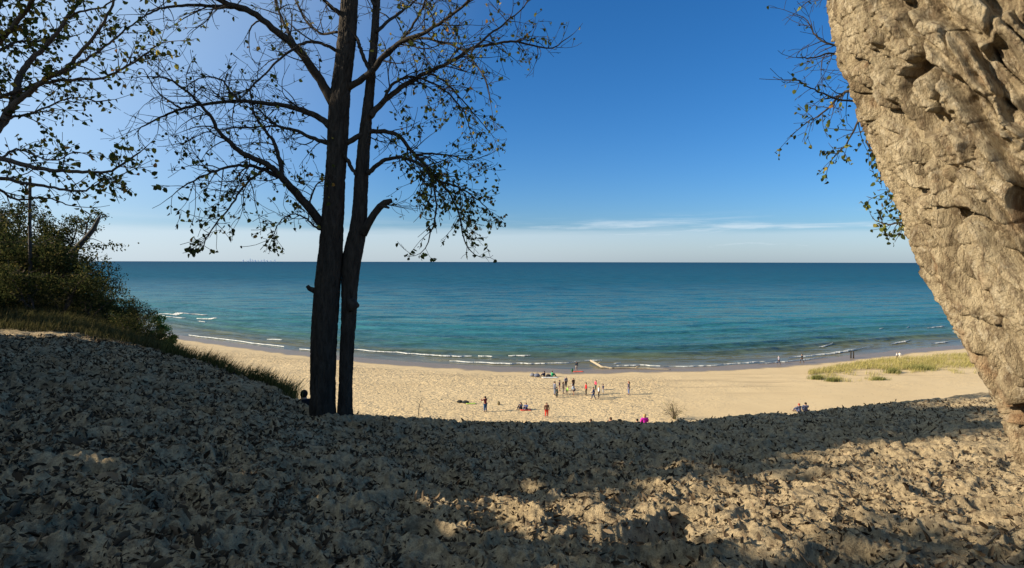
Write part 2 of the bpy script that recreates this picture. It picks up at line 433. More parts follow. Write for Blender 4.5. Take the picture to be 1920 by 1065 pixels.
trod = sstep(1330, 1180, spx)*sstep(7, 13, TT)*(0.75+0.5*fbm(XX*0.06, YY*0.06, seed=31, octv=3))
trod = np.maximum(trod, 0.22*sstep(10, 16, TT)*sstep(0.0, 0.35, fbm(XX*0.09, YY*0.09, seed=33, octv=2)))
at = beach.data.attributes.new('trod', 'FLOAT', 'POINT')
at.data.foreach_set('value', np.clip(trod, 0, 1.2).ravel().astype(np.float32))

# ------------------------------------------------------------------ lake
xs = np.concatenate([-np.geomspace(200, 70000, 60)[::-1][:-1], np.linspace(-200, 220, 520), np.geomspace(220, 70000, 60)[1:]])
ts = np.concatenate([np.linspace(-9, 75, 340), np.geomspace(75.3, 70000, 150)])
XX, TT = np.meshgrid(xs, ts, indexing='ij')
YY = shoreY(XX)+TT
def wave_h(x, t):
    h = np.zeros_like(x)
    ph = 1.6*perlin(x*0.012, x*0+0.5, seed=91)+0.6*perlin(x*0.045, x*0+0.5, seed=92)
    for k, (tc, amp, wd) in enumerate([(5.0, 0.2, 0.8), (12.0, 0.55, 1.2), (21.0, 0.5, 1.6), (31, 0.45, 1.9), (44, 0.4, 2.3), (58, 0.32, 2.6)]):
        off = t-tc-ph*(1.2+0.35*k)-2.0*perlin(x*0.02+k*7.7, x*0+0.2, seed=95)
        am = 0.35+0.65*sstep(-0.25, 0.3, perlin(x*0.022+k*3.3, x*0+0.7, seed=97))
        s = np.where(off < 0, off/(wd*0.65), off/(wd*1.5))
        h += amp*am*np.exp(-s*s)
    ch = fbm(x*0.22, t*0.55, seed=98, octv=3)*0.13*sstep(2, 14, t)*sstep(74, 50, t)
    return h+ch
WH = wave_h(XX.ravel(), TT.ravel()).reshape(XX.shape)
WH *= np.exp(-(np.maximum(np.abs(XX)-170, 0)/30)**2)
na, nr = XX.shape; idx = np.arange(na*nr).reshape(na, nr)
faces = np.stack([idx[:-1, :-1], idx[1:, :-1], idx[1:, 1:], idx[:-1, 1:]], -1).reshape(-1, 4)
lake = mesh_obj('lake', np.stack([XX, YY, WH], -1).reshape(-1, 3), faces, MAT['water'])
tag(lake, kind='structure')
at = lake.data.attributes.new('off', 'FLOAT', 'POINT')
at.data.foreach_set('value', np.clip(TT, 0, 80000).ravel().astype(np.float32))

# foam on the breaking crests
rng = np.random.default_rng(5)
FV, FF = [], []
def foam_strip(pts, wpx, dens=1.0):
    pts = np.array(pts, float)
    seg = np.hypot(*np.diff(pts, axis=0).T); L = np.concatenate([[0], np.cumsum(seg)])
    n = max(10, int(L[-1]/0.8))
    s = np.linspace(0, L[-1], n)
    qx, qy = np.interp(s, L, pts[:, 0]), np.interp(s, L, pts[:, 1])
    qy = qy+0.9*perlin(s*0.05, s*0+pts[0, 0]*0.01, seed=4)
    env = np.clip(np.minimum(s, L[-1]-s)/(0.3*L[-1]+1e-6), 0, 1)**.8
    wv = 0.5*wpx*env*np.clip(0.62+1.0*perlin(s*0.09, s*0+qy[0]*.37, seed=8)+0.35*perlin(s*0.17, s*0+qy[0]*.77, seed=9), 0.22, 1.6)*dens
    prev = None
    for i in range(n):
        if wv[i] < 0.03*wpx: prev = None; continue
        row = []
        for j, e in enumerate((-0.5, -0.15, 0.2, 0.5)):
            jit = 0.25*wv[i]*(rng.random()-0.5)
            py = qy[i]+e*wv[i]+jit
            dy = (py-HY)-ROLL*(qx[i]-CX); Y = F*H/dy
            x = (qx[i]-CX)/F*Y
            row.append((x, Y, 0.24 if 0 < j < 3 else 0.1))
        b0 = len(FV); FV.extend(row)
        if prev is not None:
            for j in range(3): FF.append((prev+j, prev+j+1, b0+j+1, b0+j))
        prev = b0
for st in [([(296, 589), (345, 590), (392, 591)], 4.2), ([(290, 592), (310, 593)], 2), ([(310, 596), (350, 597)], 2.2), ([(368, 598), (408, 600)], 2.2), ([(372, 604), (385, 605)], 2),
           ([(740, 661), (790, 666), (850, 669), (888, 669)], 4.0), ([(896, 669), (924, 670)], 3.2), ([(952, 669), (996, 668)], 4.0),
           ([(500, 637), (530, 638)], 2.5), ([(350, 629), (420, 637), (480, 645), (540, 652)], 2.0), ([(660, 656), (720, 661), (745, 662)], 2.4),
           ([(840, 678), (900, 681), (960, 683), (1020, 683), (1092, 680)], 2.8), ([(1095, 679), (1130, 677)], 2.0),
           ([(1145, 688), (1200, 686), (1240, 688)], 1.8), ([(1240, 690), (1330, 687), (1420, 680), (1470, 676)], 2.2), ([(1475, 672), (1540, 666), (1600, 658), (1640, 650)], 3.6),
           ([(1535, 652), (1563, 646)], 4.0), ([(1648, 617), (1658, 616)], 2.6), ([(1700, 615), (1705, 613)], 2), ([(1738, 616), (1774, 612)], 3.2), ([(1786, 611), (1812, 608)], 3.2),
           ([(1670, 646), (1700, 641), (1708, 637)], 4.0), ([(1745, 645), (1780, 642)], 3.0), ([(1785, 622), (1800, 621)], 2), ([(1800, 641), (1818, 640)], 2.4), ([(1420, 684), (1500, 677), (1560, 670)], 1.8),
           ([(560, 655), (600, 660)], 2.2), ([(1150, 683), (1165, 682)], 1.5)]:
    foam_strip(*st)
FV = np.array(FV); FV[:, 2] += wave_h(FV[:, 0], FV[:, 1]-shoreY(FV[:, 0]))
foam = mesh_obj('breaker_foam', FV, FF, MAT['foam'], smooth=True)
tag(foam, kind='structure')

# ------------------------------------------------------------------ mesh collectors
class MB:
    def __init__(self): self.v = []; self.f = []
    def tube(self, pts, rad, sides=5, cap=True):
        n = len(pts)
        if n < 2: return
        d0 = (pts[1]-pts[0]).normalized()
        up = Vector((0, 0, 1)) if abs(d0.z) < 0.9 else Vector((1, 0, 0))
        u = d0.cross(up).normalized()
        base = len(self.v)
        for i in range(n):
            d = (pts[min(i+1, n-1)]-pts[max(i-1, 0)])
            if d.length < 1e-9: d = d0
            d.normalize()
            u = (u-d*u.dot(d))
            if u.length < 1e-6: u = d.orthogonal()
            u.normalize(); w = d.cross(u)
            r = rad[i]
            for k in range(sides):
                an = 2*math.pi*k/sides
                self.v.append(pts[i]+u*(r*math.cos(an))+w*(r*math.sin(an)))
        for i in range(n-1):
            for k in range(sides):
                a = base+i*sides+k; b = base+i*sides+(k+1) % sides
                self.f.append((a, b, b+sides, a+sides))
        if cap:
            self.f.append(tuple(range(base+sides-1, base-1, -1)))
            self.f.append(tuple(range(base+(n-1)*sides, base+n*sides)))
    def box(self, c, s, rz=0.0):
        b = len(self.v); cz, sn = math.cos(rz), math.sin(rz)
        for sx in (-1, 1):
            for sy in (-1, 1):
                for sz in (-1, 1):
                    x, y = sx*s[0]/2, sy*s[1]/2
                    self.v.append(Vector((c[0]+x*cz-y*sn, c[1]+x*sn+y*cz, c[2]+sz*s[2]/2)))
        for q in ((0, 1, 3, 2), (4, 6, 7, 5), (0, 4, 5, 1), (2, 3, 7, 6), (0, 2, 6, 4), (1, 5, 7, 3)):
            self.f.append(tuple(b+i for i in q))
    def ball(self, c, s, seg=12, rings=8, amp=0.0, seed=0):
        rn = random.Random(seed); b = len(self.v)
        for i in range(rings+1):
            th = math.pi*i/rings
            for k in range(seg):
                ph = 2*math.pi*k/seg; j = 1+amp*(rn.random()-0.5)
                self.v.append(Vector((c[0]+s[0]*j*math.sin(th)*math.cos(ph), c[1]+s[1]*j*math.sin(th)*math.sin(ph), c[2]+s[2]*j*math.cos(th))))
        for i in range(rings):
            for k in range(seg):
                self.f.append((b+i*seg+k, b+(i+1)*seg+k, b+(i+1)*seg+(k+1) % seg, b+i*seg+(k+1) % seg))
    def build(self, name, mat, parent=None, smooth=True, origin=None):
        return mesh_obj(name, self.v, self.f, mat, parent, smooth, origin)

class Leaves:
    """collects leaf centres, builds folded heart-shaped leaves in one numpy pass"""
    def __init__(self): self.p = []; self.s = []
    def add(self, p, s): self.p.append((p.x, p.y, p.z)); self.s.append(s)
    def mesh(self, name, mat, parent=None, origin=None, seed=1, hang=0.6, shape='heart'):
        if not self.p: return None
        p = np.array(self.p); s = np.array(self.s)[:, None, None]
        return leaf_cloud(name, p, s, mat, parent, origin, seed, hang, shape)

SHAPES = {'heart': np.array([[0, 0], [-0.42, 0.22], [-0.34, 0.66], [0, 1.0], [0.34, 0.66], [0.42, 0.22]]),
          'oval': np.array([[0, 0], [-0.24, 0.3], [-0.2, 0.72], [0, 1.0], [0.2, 0.72], [0.24, 0.3]]),
          'dead': np.array([[0, 0], [-0.33, 0.3], [-0.2, 0.85], [0.08, 1.15], [0.3, 0.62], [0.22, 0.16]])}
def leaf_cloud(name, p, s, mat, parent=None, origin=None, seed=1, hang=0.6, shape='heart', flat=0.0, crumple=1.0):
    r = np.random.default_rng(seed); n = len(p)
    d = r.normal(size=(n, 3)); d[:, 2] -= hang*1.6; d[:, 2] *= (1-flat)
    d /= np.linalg.norm(d, axis=1, keepdims=True)
    q = r.normal(size=(n, 3))
    if flat: q[:, 2] *= (1-flat)
    u = np.cross(d, q); u /= np.linalg.norm(u, axis=1, keepdims=True)+1e-9
    w = np.cross(d, u)
    sh = SHAPES[shape]; fold = np.minimum(crumple*r.uniform(0.1, 0.7, size=(n, 1)), 1.1); curl = crumple*r.uniform(-0.35, 0.35, size=(n, 1))
    sx, sy = sh[:, 0][None, :], sh[:, 1][None, :]
    wz = np.abs(sx)*fold+curl*sy*sy
    V = p[:, None, :]+s*(u[:, None, :]*(sx*(1-0.25*fold))[..., None]+d[:, None, :]*np.repeat(sy, n, 0)[..., None]+w[:, None, :]*wz[..., None])
    b = (np.arange(n)*6)[:, None]
    Fq = np.concatenate([b+np.array([[0, 3, 2, 1]]), b+np.array([[0, 5, 4, 3]])], 1).reshape(-1, 4)
    return mesh_obj(name, V.reshape(-1, 3), Fq, mat, parent, False, origin)

def rand_unit(rn):
    v = Vector((rn.gauss(0, 1), rn.gauss(0, 1), rn.gauss(0, 1)))
    return v.normalized() if v.length > 1e-6 else Vector((1, 0, 0))

def grow(mb, lv, p, d, length, r, level, rn, o):
    """an arching twig with its own side twigs; o: droop, curl, leaf rate, leaf size, density"""
    step = 0.085 if level == 0 else 0.12
    n = max(4, int(length/step)); st = length/n
    pts, rad = [p.copy()], [r]; d = d.normalized()
    bend = rand_unit(rn)*o['curl']
    for i in range(n):
        t = (i+1)/n
        g = o['droop']*(1.0-1.7*t) if o.get('uptip', True) else o['droop']*0.6
        d = (d+bend*st*3+rand_unit(rn)*0.16*o.get('wiggle', 1.0)+Vector((0, 0, -g*st*6))).normalized()
        p = p+d*st
        if i > 0 and 'stop' in o and o['stop'](p): n = i; break
        pts.append(p.copy()); rad.append(max(o['rmin'], r*(1-t)**0.8))
    mb.tube(pts, rad, 4 if level > 0 else 3, cap=False)
    if level > 0:
        k = max(1, int(length*o['dens']*rn.uniform(0.7, 1.3)))
        for _ in range(k):
            t = rn.uniform(0.15, 1.0); i = min(n-1, int(t*n))
            dd = (pts[i+1]-pts[i]).normalized()
            ax = dd.cross(rand_unit(rn))
            if ax.length < 1e-4: continue
            nd = Quaternion(ax.normalized(), math.radians(rn.uniform(28, 68))) @ dd
            grow(mb, lv, pts[i], nd, length*rn.uniform(0.3, 0.62)*(1-0.3*t), rad[i]*0.6, level-1, rn, o)
    rate = o['leaf'](pts[-1]) if callable(o['leaf']) else o['leaf']
    if level <= 1:
        for i in range(n//3, n+1):
            if rn.random() < rate:
                q = pts[i]+rand_unit(rn)*0.03
                lv.add(q, o['lsize']*rn.uniform(0.6, 1.25))

def limb(mb, lv, scr, Y0, Y1, r0, r1, rn, o, twigs=1.0, tw_len=(0.5, 1.3), level=2, start=0.12, sides=8):
    """a traced limb: picture outline points carried to their own depth, with procedural twigs"""
    n = len(scr); pts = []
    for i, (px, py) in enumerate(scr):
        t = i/(n-1); pts.append(P(px, py, Y0+(Y1-Y0)*t**1.2))
    # smooth resample
    fine = []
    for i in range(n-1):
        p0, p1, p2, p3 = pts[max(i-1, 0)], pts[i], pts[i+1], pts[min(i+2, n-1)]
        for k in range(5):
            t = k/5
            fine.append(0.5*((2*p1)+(p2-p0)*t+(2*p0-5*p1+4*p2-p3)*t*t+(3*p1-p0-3*p2+p3)*t**3))
    fine.append(pts[-1])
    m = len(fine); 
    fine = [q+(rand_unit(rn)*0.012 if 0 < i < m-1 else Vector()) for i, q in enumerate(fine)]
    rad = [r0+(r1-r0)*(i/(m-1))**0.75 for i in range(m)]
    rad = [r*(1+0.08*(rn.random()-0.5)) for r in rad]
    mb.tube(fine, rad, sides)
    L = sum((fine[i+1]-fine[i]).length for i in range(m-1))
    k = int(L*o['along']*twigs)
    for _ in range(k):
        t = start+(1-start)*rn.random()**0.8; i = min(m-2, int(t*(m-1)))
        dd = (fine[i+1]-fine[i]).normalized()
        ax = dd.cross(rand_unit(rn))
        if ax.length < 1e-4: continue
        nd = Quaternion(ax.normalized(), math.radians(rn.uniform(30, 75))) @ dd
        ln = rn.uniform(*tw_len)*(1.1-0.45*t)
        grow(mb, lv, fine[i], nd, ln, min(rad[i]*0.55, 0.004+0.011*ln), level, rn, o)
    # the limb's tip goes on as a twig
    grow(mb, lv, fine[-1], (fine[-1]-fine[-2]).normalized(), rn.uniform(*tw_len), r1, level, rn, o)
    return fine

def dense_trunk(name, pts, rad, nu, nv, mat, parent, origin, disp):
    """trunk swept along pts (np Nx3) with bark relief disp(angle, s, r, X) -> metres"""
    pts = np.array(pts, float); rad = np.array(rad, float)
    seg = np.linalg.norm(np.diff(pts, axis=0), axis=1); L = np.concatenate([[0], np.cumsum(seg)])
    s = np.linspace(0, L[-1], nv)
    # smooth interpolation (cubic hermite through numpy)
    def smooth(col):
        t = np.interp(s, L, col); k = np.hanning(2*(nv//30)+3); k /= k.sum(); w = len(k)//2
        pad = np.concatenate([2*t[0]-t[w:0:-1], t, 2*t[-1]-t[-2:-w-2:-1]])
        return np.convolve(pad, k, 'valid')
    C = np.stack([smooth(pts[:, i]) for i in range(3)], -1); Rd = smooth(rad)
    D = np.gradient(C, axis=0); D /= np.linalg.norm(D, axis=1, keepdims=True)
    U = np.cross(D, np.array([0, 1.0, 0.02])); U /= np.linalg.norm(U, axis=1, keepdims=True); W = np.cross(D, U)
    th = np.linspace(0, 2*np.pi, nu, endpoint=False)
    S, TH = np.meshgrid(s, th, indexing='ij')
    RR = np.repeat(Rd[:, None], nu, 1)
    dr = disp(TH, S, RR)
    rr_ = RR+dr
    V = C[:, None, :]+U[:, None, :]*(rr_*np.cos(TH))[..., None]+W[:, None, :]*(rr_*np.sin(TH))[..., None]
    idx = np.arange(nv*nu).reshape(nv, nu); nx = np.roll(idx, -1, 1)
    Fq = np.stack([idx[:-1], nx[:-1], nx[1:], idx[1:]], -1).reshape(-1, 4)
    return mesh_obj(name, V.reshape(-1, 3), Fq, mat, parent, True, origin)

# ------------------------------------------------------------------ twin cottonwood on the crest
TY = 11.5
tb = P(622, 783, TY)
twin = thing('cottonwood_tree', (tb.x, tb.y, gz(tb.x, tb.y)), 'bare twin trunked cottonwood standing dark at the crest of the leafy dune', 'tree')
og = tuple(twin.location)
def furrow(seed, amp):
    def f(TH, S, RR):
        cx, cy = np.cos(TH)*RR, np.sin(TH)*RR
        wx = 0.25*perlin(cx*9, cy*9, S*2.5, seed)
        n = np.abs(perlin(cx*26+wx*6, cy*26+wx*6, S*3.2, seed+1))
        return amp*(np.clip(n*3.2, 0, 1)-0.6)+0.35*amp*perlin(cx*40, cy*40, S*16, seed+2)+0.045*RR*perlin(cx*2.5, cy*2.5, S*1.1, seed+3)
    return f
def trunk_from(scr, depth, extra_px=0):
    pts, rad = [], []
    for (px0, px1, py) in scr:
        c = P((px0+px1)/2, py, depth); pts.append(tuple(c)); rad.append((px1-px0)/2/F*depth*0.94)
    return pts, rad
scrA = [(570, 640, 830), (576, 632, 790), (580, 629, 770), (582, 629, 720), (582, 631, 660), (584, 634, 600), (588, 637, 550), (594, 641, 500), (599, 643, 450), (604, 645, 400), (608, 647, 350), (612, 650, 300), (614, 653, 250), (616, 656, 190), (625, 660, 140), (632, 667, 80), (638, 671, 20), (641, 673, -40), (646, 674, -120), (652, 674, -220), (660, 672, -330), (664, 670, -420)]
scrB = [(622, 670, 830), (630, 664, 792), (633, 661, 770), (635, 661, 720), (637, 664, 660), (640, 668, 600), (640, 670, 550), (639, 675, 500), (645, 682, 465), (656, 688, 430), (661, 689, 390), (664, 691, 340), (669, 693, 290), (674, 697, 240), (683, 701, 180), (690, 706, 120), (696, 710, 60), (700, 713, 0), (704, 714, -70), (707, 713, -150), (709, 713, -220)]
pA, rA = trunk_from(scrA, TY); pB, rB = trunk_from(scrB, TY+0.12)
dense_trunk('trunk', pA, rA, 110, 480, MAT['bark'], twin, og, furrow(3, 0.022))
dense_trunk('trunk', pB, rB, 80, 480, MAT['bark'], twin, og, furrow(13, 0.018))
cl = Leaves(); rn = random.Random(11)
def twin_leaf(q):
    px = CX+F*q.x/q.y; py = HY-F*(q.z-H)/q.y
    a = 0.08
    if px > 730 and py > 200: a = 0.38
    if px > 740 and py > 320: a = 0.55
    if px < 600 and py > 280: a = 0.2
    if px < 560 and py > 370: a = 0.42
    if px > 730 and py < 200: a = 0.17
    return a
def twin_stop(q):
    px = CX+F*q.x/q.y; py = HY-F*(q.z-H)/q.y
    return py > (478 if px < 620 else 492) or (px > 950 and py > 175)
opt = dict(stop=twin_stop, droop=0.13, curl=0.55, leaf=twin_leaf, lsize=0.08, dens=4.3, rmin=0.0042, along=5.0)
LIMBS = [  # outline, depth change, r0, r1, twig factor
    ([(626, 195), (600, 150), (560, 95), (520, 60), (470, 22), (420, 5), (380, -20), (330, -60)], -1.6, 0.105, 0.03, 0.9),
    ([(480, 28), (440, 14), (400, 12), (340, 10), (300, 16), (272, 30)], -2.2, 0.05, 0.012, 1.0),
    ([(553, 88), (542, 62), (528, 35), (515, 0), (505, -50)], 0.9, 0.045, 0.015, 1.0),
    ([(622, 240), (600, 222), (560, 205), (520, 196), (450, 190), (390, 194), (340, 204), (300, 220), (265, 238)], 1.2, 0.075, 0.014, 1.2),
    ([(450, 190), (430, 170), (415, 150), (380, 145), (345, 165)], 1.8, 0.03, 0.01, 1.3),
    ([(340, 204), (310, 185), (290, 165), (270, 130)], 1.2, 0.022, 0.008, 1.2),
    ([(618, 270), (590, 260), (550, 243), (520, 236), (500, 220), (482, 200)], 1.5, 0.05, 0.014, 1.2),
    ([(520, 236), (480, 238), (430, 240), (380, 250), (340, 270)], 2.0, 0.022, 0.008, 1.2),
    ([(607, 425), (575, 385), (545, 350), (524, 328), (500, 308), (460, 290), (432, 268), (410, 246), (392, 215), (360, 180), (320, 150)], -1.3, 0.095, 0.016, 1.15),
    ([(528, 330), (524, 300), (514, 268), (498, 245), (478, 215), (470, 180)], 0.9, 0.055, 0.016, 1.2),
    ([(522, 332), (490, 316), (455, 310), (420, 316), (380, 330), (340, 352)], -1.9, 0.045, 0.011, 1.5),
    ([(505, 312), (478, 330), (455, 352), (430, 390), (400, 425), (385, 450)], -1.6, 0.03, 0.009, 1.6),
    ([(606, 432), (590, 425), (572, 408), (550, 402), (528, 412), (512, 440)], -0.9, 0.024, 0.008, 1.8),
    ([(578, 388), (584, 372), (592, 350), (604, 338)], -0.7, 0.022, 0.009, 1.4),
    ([(636, 98), (610, 84), (575, 80), (540, 98), (505, 130), (470, 165), (440, 195)], -2.0, 0.04, 0.01, 1.2),
    ([(640, 28), (620, 12), (600, -10), (570, -50)], -0.8, 0.05, 0.02, 1.0),
    ([(632, 60), (600, 62), (568, 30), (555, 0), (545, -30)], 1.5, 0.03, 0.012, 1.1),
    ([(652, 165), (690, 140), (720, 106), (752, 78), (790, 64), (830, 40), (870, 10), (900, -30)], -1.3, 0.075, 0.018, 1.3),
    ([(752, 78), (790, 72), (830, 80), (870, 95), (900, 130), (915, 165)], -2.0, 0.032, 0.009, 1.5),
    ([(650, 268), (680, 252), (715, 246), (748, 256), (774, 286), (800, 312), (822, 338), (842, 362), (860, 400), (868, 440)], 0.8, 0.058, 0.014, 1.7),
    ([(690, 326), (712, 306), (742, 295), (778, 302), (802, 322), (815, 360), (818, 400), (806, 440)], -1.0, 0.05, 0.012, 1.7),
    ([(822, 338), (850, 348), (878, 362), (905, 382), (928, 412)], 1.4, 0.026, 0.008, 1.9),
    ([(778, 290), (810, 288), (845, 292), (880, 300), (912, 292)], 1.0, 0.026, 0.008, 1.6),
    ([(694, 218), (716, 194), (752, 164), (800, 136), (850, 114), (886, 90), (930, 82), (965, 77), (1000, 86), (1035, 90), (1060, 74)], 1.4, 0.068, 0.01, 1.25),
    ([(886, 92), (912, 70), (950, 40), (982, 12), (1000, -20)], 1.9, 0.03, 0.009, 1.2),
    ([(716, 194), (735, 160), (765, 145), (800, 150), (840, 175), (870, 210), (880, 240)], 0.4, 0.034, 0.009, 1.8),
    ([(800, 136), (830, 150), (860, 180), (890, 215), (915, 245)], 1.8, 0.026, 0.008, 1.7),
    ([(696, 134), (684, 112), (676, 92), (670, 74)], 0.0, 0.04, 0.035, 0.4),
    ([(668, 328), (658, 312), (650, 298), (642, 286)], -0.1, 0.035, 0.04, 0.3),
    ([(706, 60), (740, 30), (775, 5), (810, -30)], 1.2, 0.04, 0.014, 1.3),
    ([(698, 125), (730, 100), (765, 60), (790, 20), (800, -20)], -1.1, 0.04, 0.012, 1.4),
    ([(702, 10), (680, -30), (660, -70)], 1.0, 0.03, 0.015, 1.0),
    ([(644, -20), (600, -60), (540, -110), (470, -150), (400, -160)], 1.0, 0.06, 0.02, 0.8),
    ([(664, -60), (720, -110), (790, -150), (860, -190)], -1.0, 0.06, 0.02, 0.8),
    ([(664, -200), (640, -270), (620, -350), (615, -430)], 0.8, 0.06, 0.02, 0.8),
]
for scr, dY, r0, r1, tf in LIMBS:
    mb = MB()
    y0 = TY if scr[0][0] < 665 or scr[0][0] > 0 else TY
    limb(mb, cl, scr, TY, TY+dY, r0, r1, rn, opt, tf)
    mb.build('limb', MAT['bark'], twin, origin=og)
# broken limb and stubs
mb = MB()
mb.tube([P(x, y, TY+0.05) for x, y in [(680, 440), (690, 420), (701, 402), (712, 388), (722, 380), (735, 376)]], [0.085, 0.078, 0.07, 0.07, 0.065, 0.045], 10)
mb.tube([P(x, y, TY+0.02) for x, y in [(711, 390), (720, 386), (730, 390)]], [0.05, 0.04, 0.02], 8)
mb.build('broken_limb', MAT['bark'], twin, origin=og)
o2 = dict(opt); o2['leaf'] = 0.1
mb = MB()
for k in range(5): grow(mb, cl, P(726+rn.uniform(-3, 5), 384, TY), Vector((1, rn.uniform(-.6, .6), rn.uniform(-.3, .2))), rn.uniform(0.5, 0.95), 0.007, 1, rn, o2)
mb.build('twig_spray', MAT['bark'], twin, origin=og)
for scr, rad in (([(600, 548), (590, 545), (580, 541), (576, 536)], [0.09, 0.06, 0.045, 0.035]), ([(655, 572), (664, 571), (673, 574)], [0.15, 0.12, 0.03]), ([(630, 545), (637, 545)], [0.1, 0.04]), ([(655, 470), (655, 476)], [0.03, 0.02])):
    mb = MB(); mb.tube([P(x, y, TY-0.02) for x, y in scr], rad, 10); mb.build('branch_stub', MAT['bark'], twin, origin=og)
cl.mesh('foliage', MAT['leaf_cotton'], twin, og, 3, 0.7)

# ------------------------------------------------------------------ leafy tree reaching in from the left
LY = 9.0
tb = P(-190, 700, LY)
ltree = thing('leafy_tree', (tb.x, tb.y, gz(tb.x, tb.y)-0.05), 'leafy tree leaning in over the left edge with yellow green leaves', 'tree')
og = tuple(ltree.location)
base = Vector(og)
lv = Leaves(); rn = random.Random(23)
def lleaf(q):
    px = CX+F*q.x/q.y; py = HY-F*(q.z-H)/q.y
    return 0.9 if px < 150 and py < 140 else 0.55
lopt = dict(droop=0.03, curl=0.4, leaf=lleaf, lsize=0.075, dens=4.6, rmin=0.004, along=7.5, wiggle=0.8)
tp = [base-Vector((0.02, 0, 0.3))]+[P(x, y, LY) for x, y in [(-185, 600), (-170, 480), (-140, 400), (-110, 330), (-80, 240), (-60, 120), (-45, 0), (-40, -140), (-45, -300)]]
dense_trunk('trunk', [tuple(q) for q in tp], [0.24, 0.2, 0.19, 0.18, 0.16, 0.14, 0.11, 0.09, 0.06, 0.03], 60, 220, MAT['bark2'], ltree, og, furrow(31, 0.014))
LL = [
    ([(-110, 330), (-50, 280), (0, 235), (25, 192), (34, 155), (43, 133), (62, 108), (93, 80), (124, 37), (149, 0), (170, -40)], 0.4, 0.085, 0.015, 1.0),
    ([(14, 212), (25, 198), (62, 167), (87, 149), (124, 127), (146, 105), (173, 74), (192, 46), (214, 0), (230, -40)], -0.5, 0.05, 0.013, 1.1),
    ([(87, 147), (124, 133), (155, 115), (186, 96), (217, 71), (248, 46), (282, 20)], 0.4, 0.03, 0.01, 1.4),
    ([(80, 155), (124, 150), (186, 147), (217, 136), (248, 118), (279, 96), (305, 80)], -0.9, 0.028, 0.008, 1.4),
    ([(8, 224), (30, 218), (62, 211), (102, 195), (140, 183), (185, 190)], 0.8, 0.025, 0.008, 1.8),
    ([(-70, 200), (0, 181), (37, 170), (87, 149)], 0.1, 0.04, 0.02, 1.1),
    ([(-60, 140), (0, 77), (19, 56), (46, 22), (62, 0), (80, -40)], -0.8, 0.055, 0.02, 1.7),
    ([(-60, 120), (-20, 40), (10, -10), (40, -60)], 1.0, 0.05, 0.02, 2.2),
    ([(-75, 200), (-20, 110), (30, 80), (75, 78), (130, 70)], 1.2, 0.035, 0.01, 1.7),
    ([(-110, 330), (-60, 300), (0, 298), (46, 310), (93, 319), (155, 322), (198, 324), (223, 310), (263, 285)], -0.7, 0.055, 0.01, 1.1),
    ([(-120, 350), (-60, 330), (0, 334), (51, 344), (101, 352), (152, 359), (190, 340), (222, 330)], 0.6, 0.042, 0.009, 0.9),
    ([(-120, 360), (-40, 345), (0, 357), (34, 374), (85, 371), (130, 385)], 1.2, 0.035, 0.009, 0.8),
    ([(0, 298), (30, 280), (60, 290), (100, 300), (140, 285)], -1.0, 0.02, 0.007, 1.0),
    ([(120, 35), (160, 20), (200, 10), (240, -20)], -0.3, 0.02, 0.008, 1.4),
    ([(-50, 60), (-60, -60), (-20, -160), (40, -220)], 0.5, 0.05, 0.02, 1.6),
    ([(-45, 0), (-120, -90), (-180, -160), (-240, -200)], -0.5, 0.05, 0.02, 1.6),
]
for scr, dY, r0, r1, tf in LL:
    mb = MB(); limb(mb, lv, scr, LY, LY+dY, r0, r1, rn, lopt, tf, (0.25, 0.7), 1, 0.2)
    mb.build('limb', MAT['bark2'], ltree, origin=og)
lv.mesh('foliage', MAT['leaf_left'], ltree, og, 5, 0.5)

# ------------------------------------------------------------------ tree behind the leaning trunk, right
RY = 10.0
tb = P(1985, 740, RY)
rtree = thing('cottonwood_tree', (tb.x, tb.y, gz(tb.x, tb.y)-0.05), 'cottonwood half hidden behind the leaning trunk with twigs reaching left into the sky', 'tree')
og = tuple(rtree.location); lv = Leaves(); rn = random.Random(37)
def rleaf(q):
    py = HY-F*(q.z-H)/q.y
    return 0.1 if py < 180 else (0.4 if py < 280 else 0.8)
ropt = dict(opt); del ropt['stop']; ropt['leaf'] = rleaf; ropt['dens'] = 4.5
tp = [Vector(og)-Vector((0, 0, 0.3))]+[P(x, y, RY) for x, y in [(1960, 600), (1915, 450), (1872, 300), (1845, 150), (1834, 0), (1832, -200), (1835, -400)]]
dense_trunk('trunk', [tuple(q) for q in tp], [0.27, 0.22, 0.2, 0.18, 0.16, 0.13, 0.09, 0.04], 60, 220, MAT['bark'], rtree, og, furrow(41, 0.016))
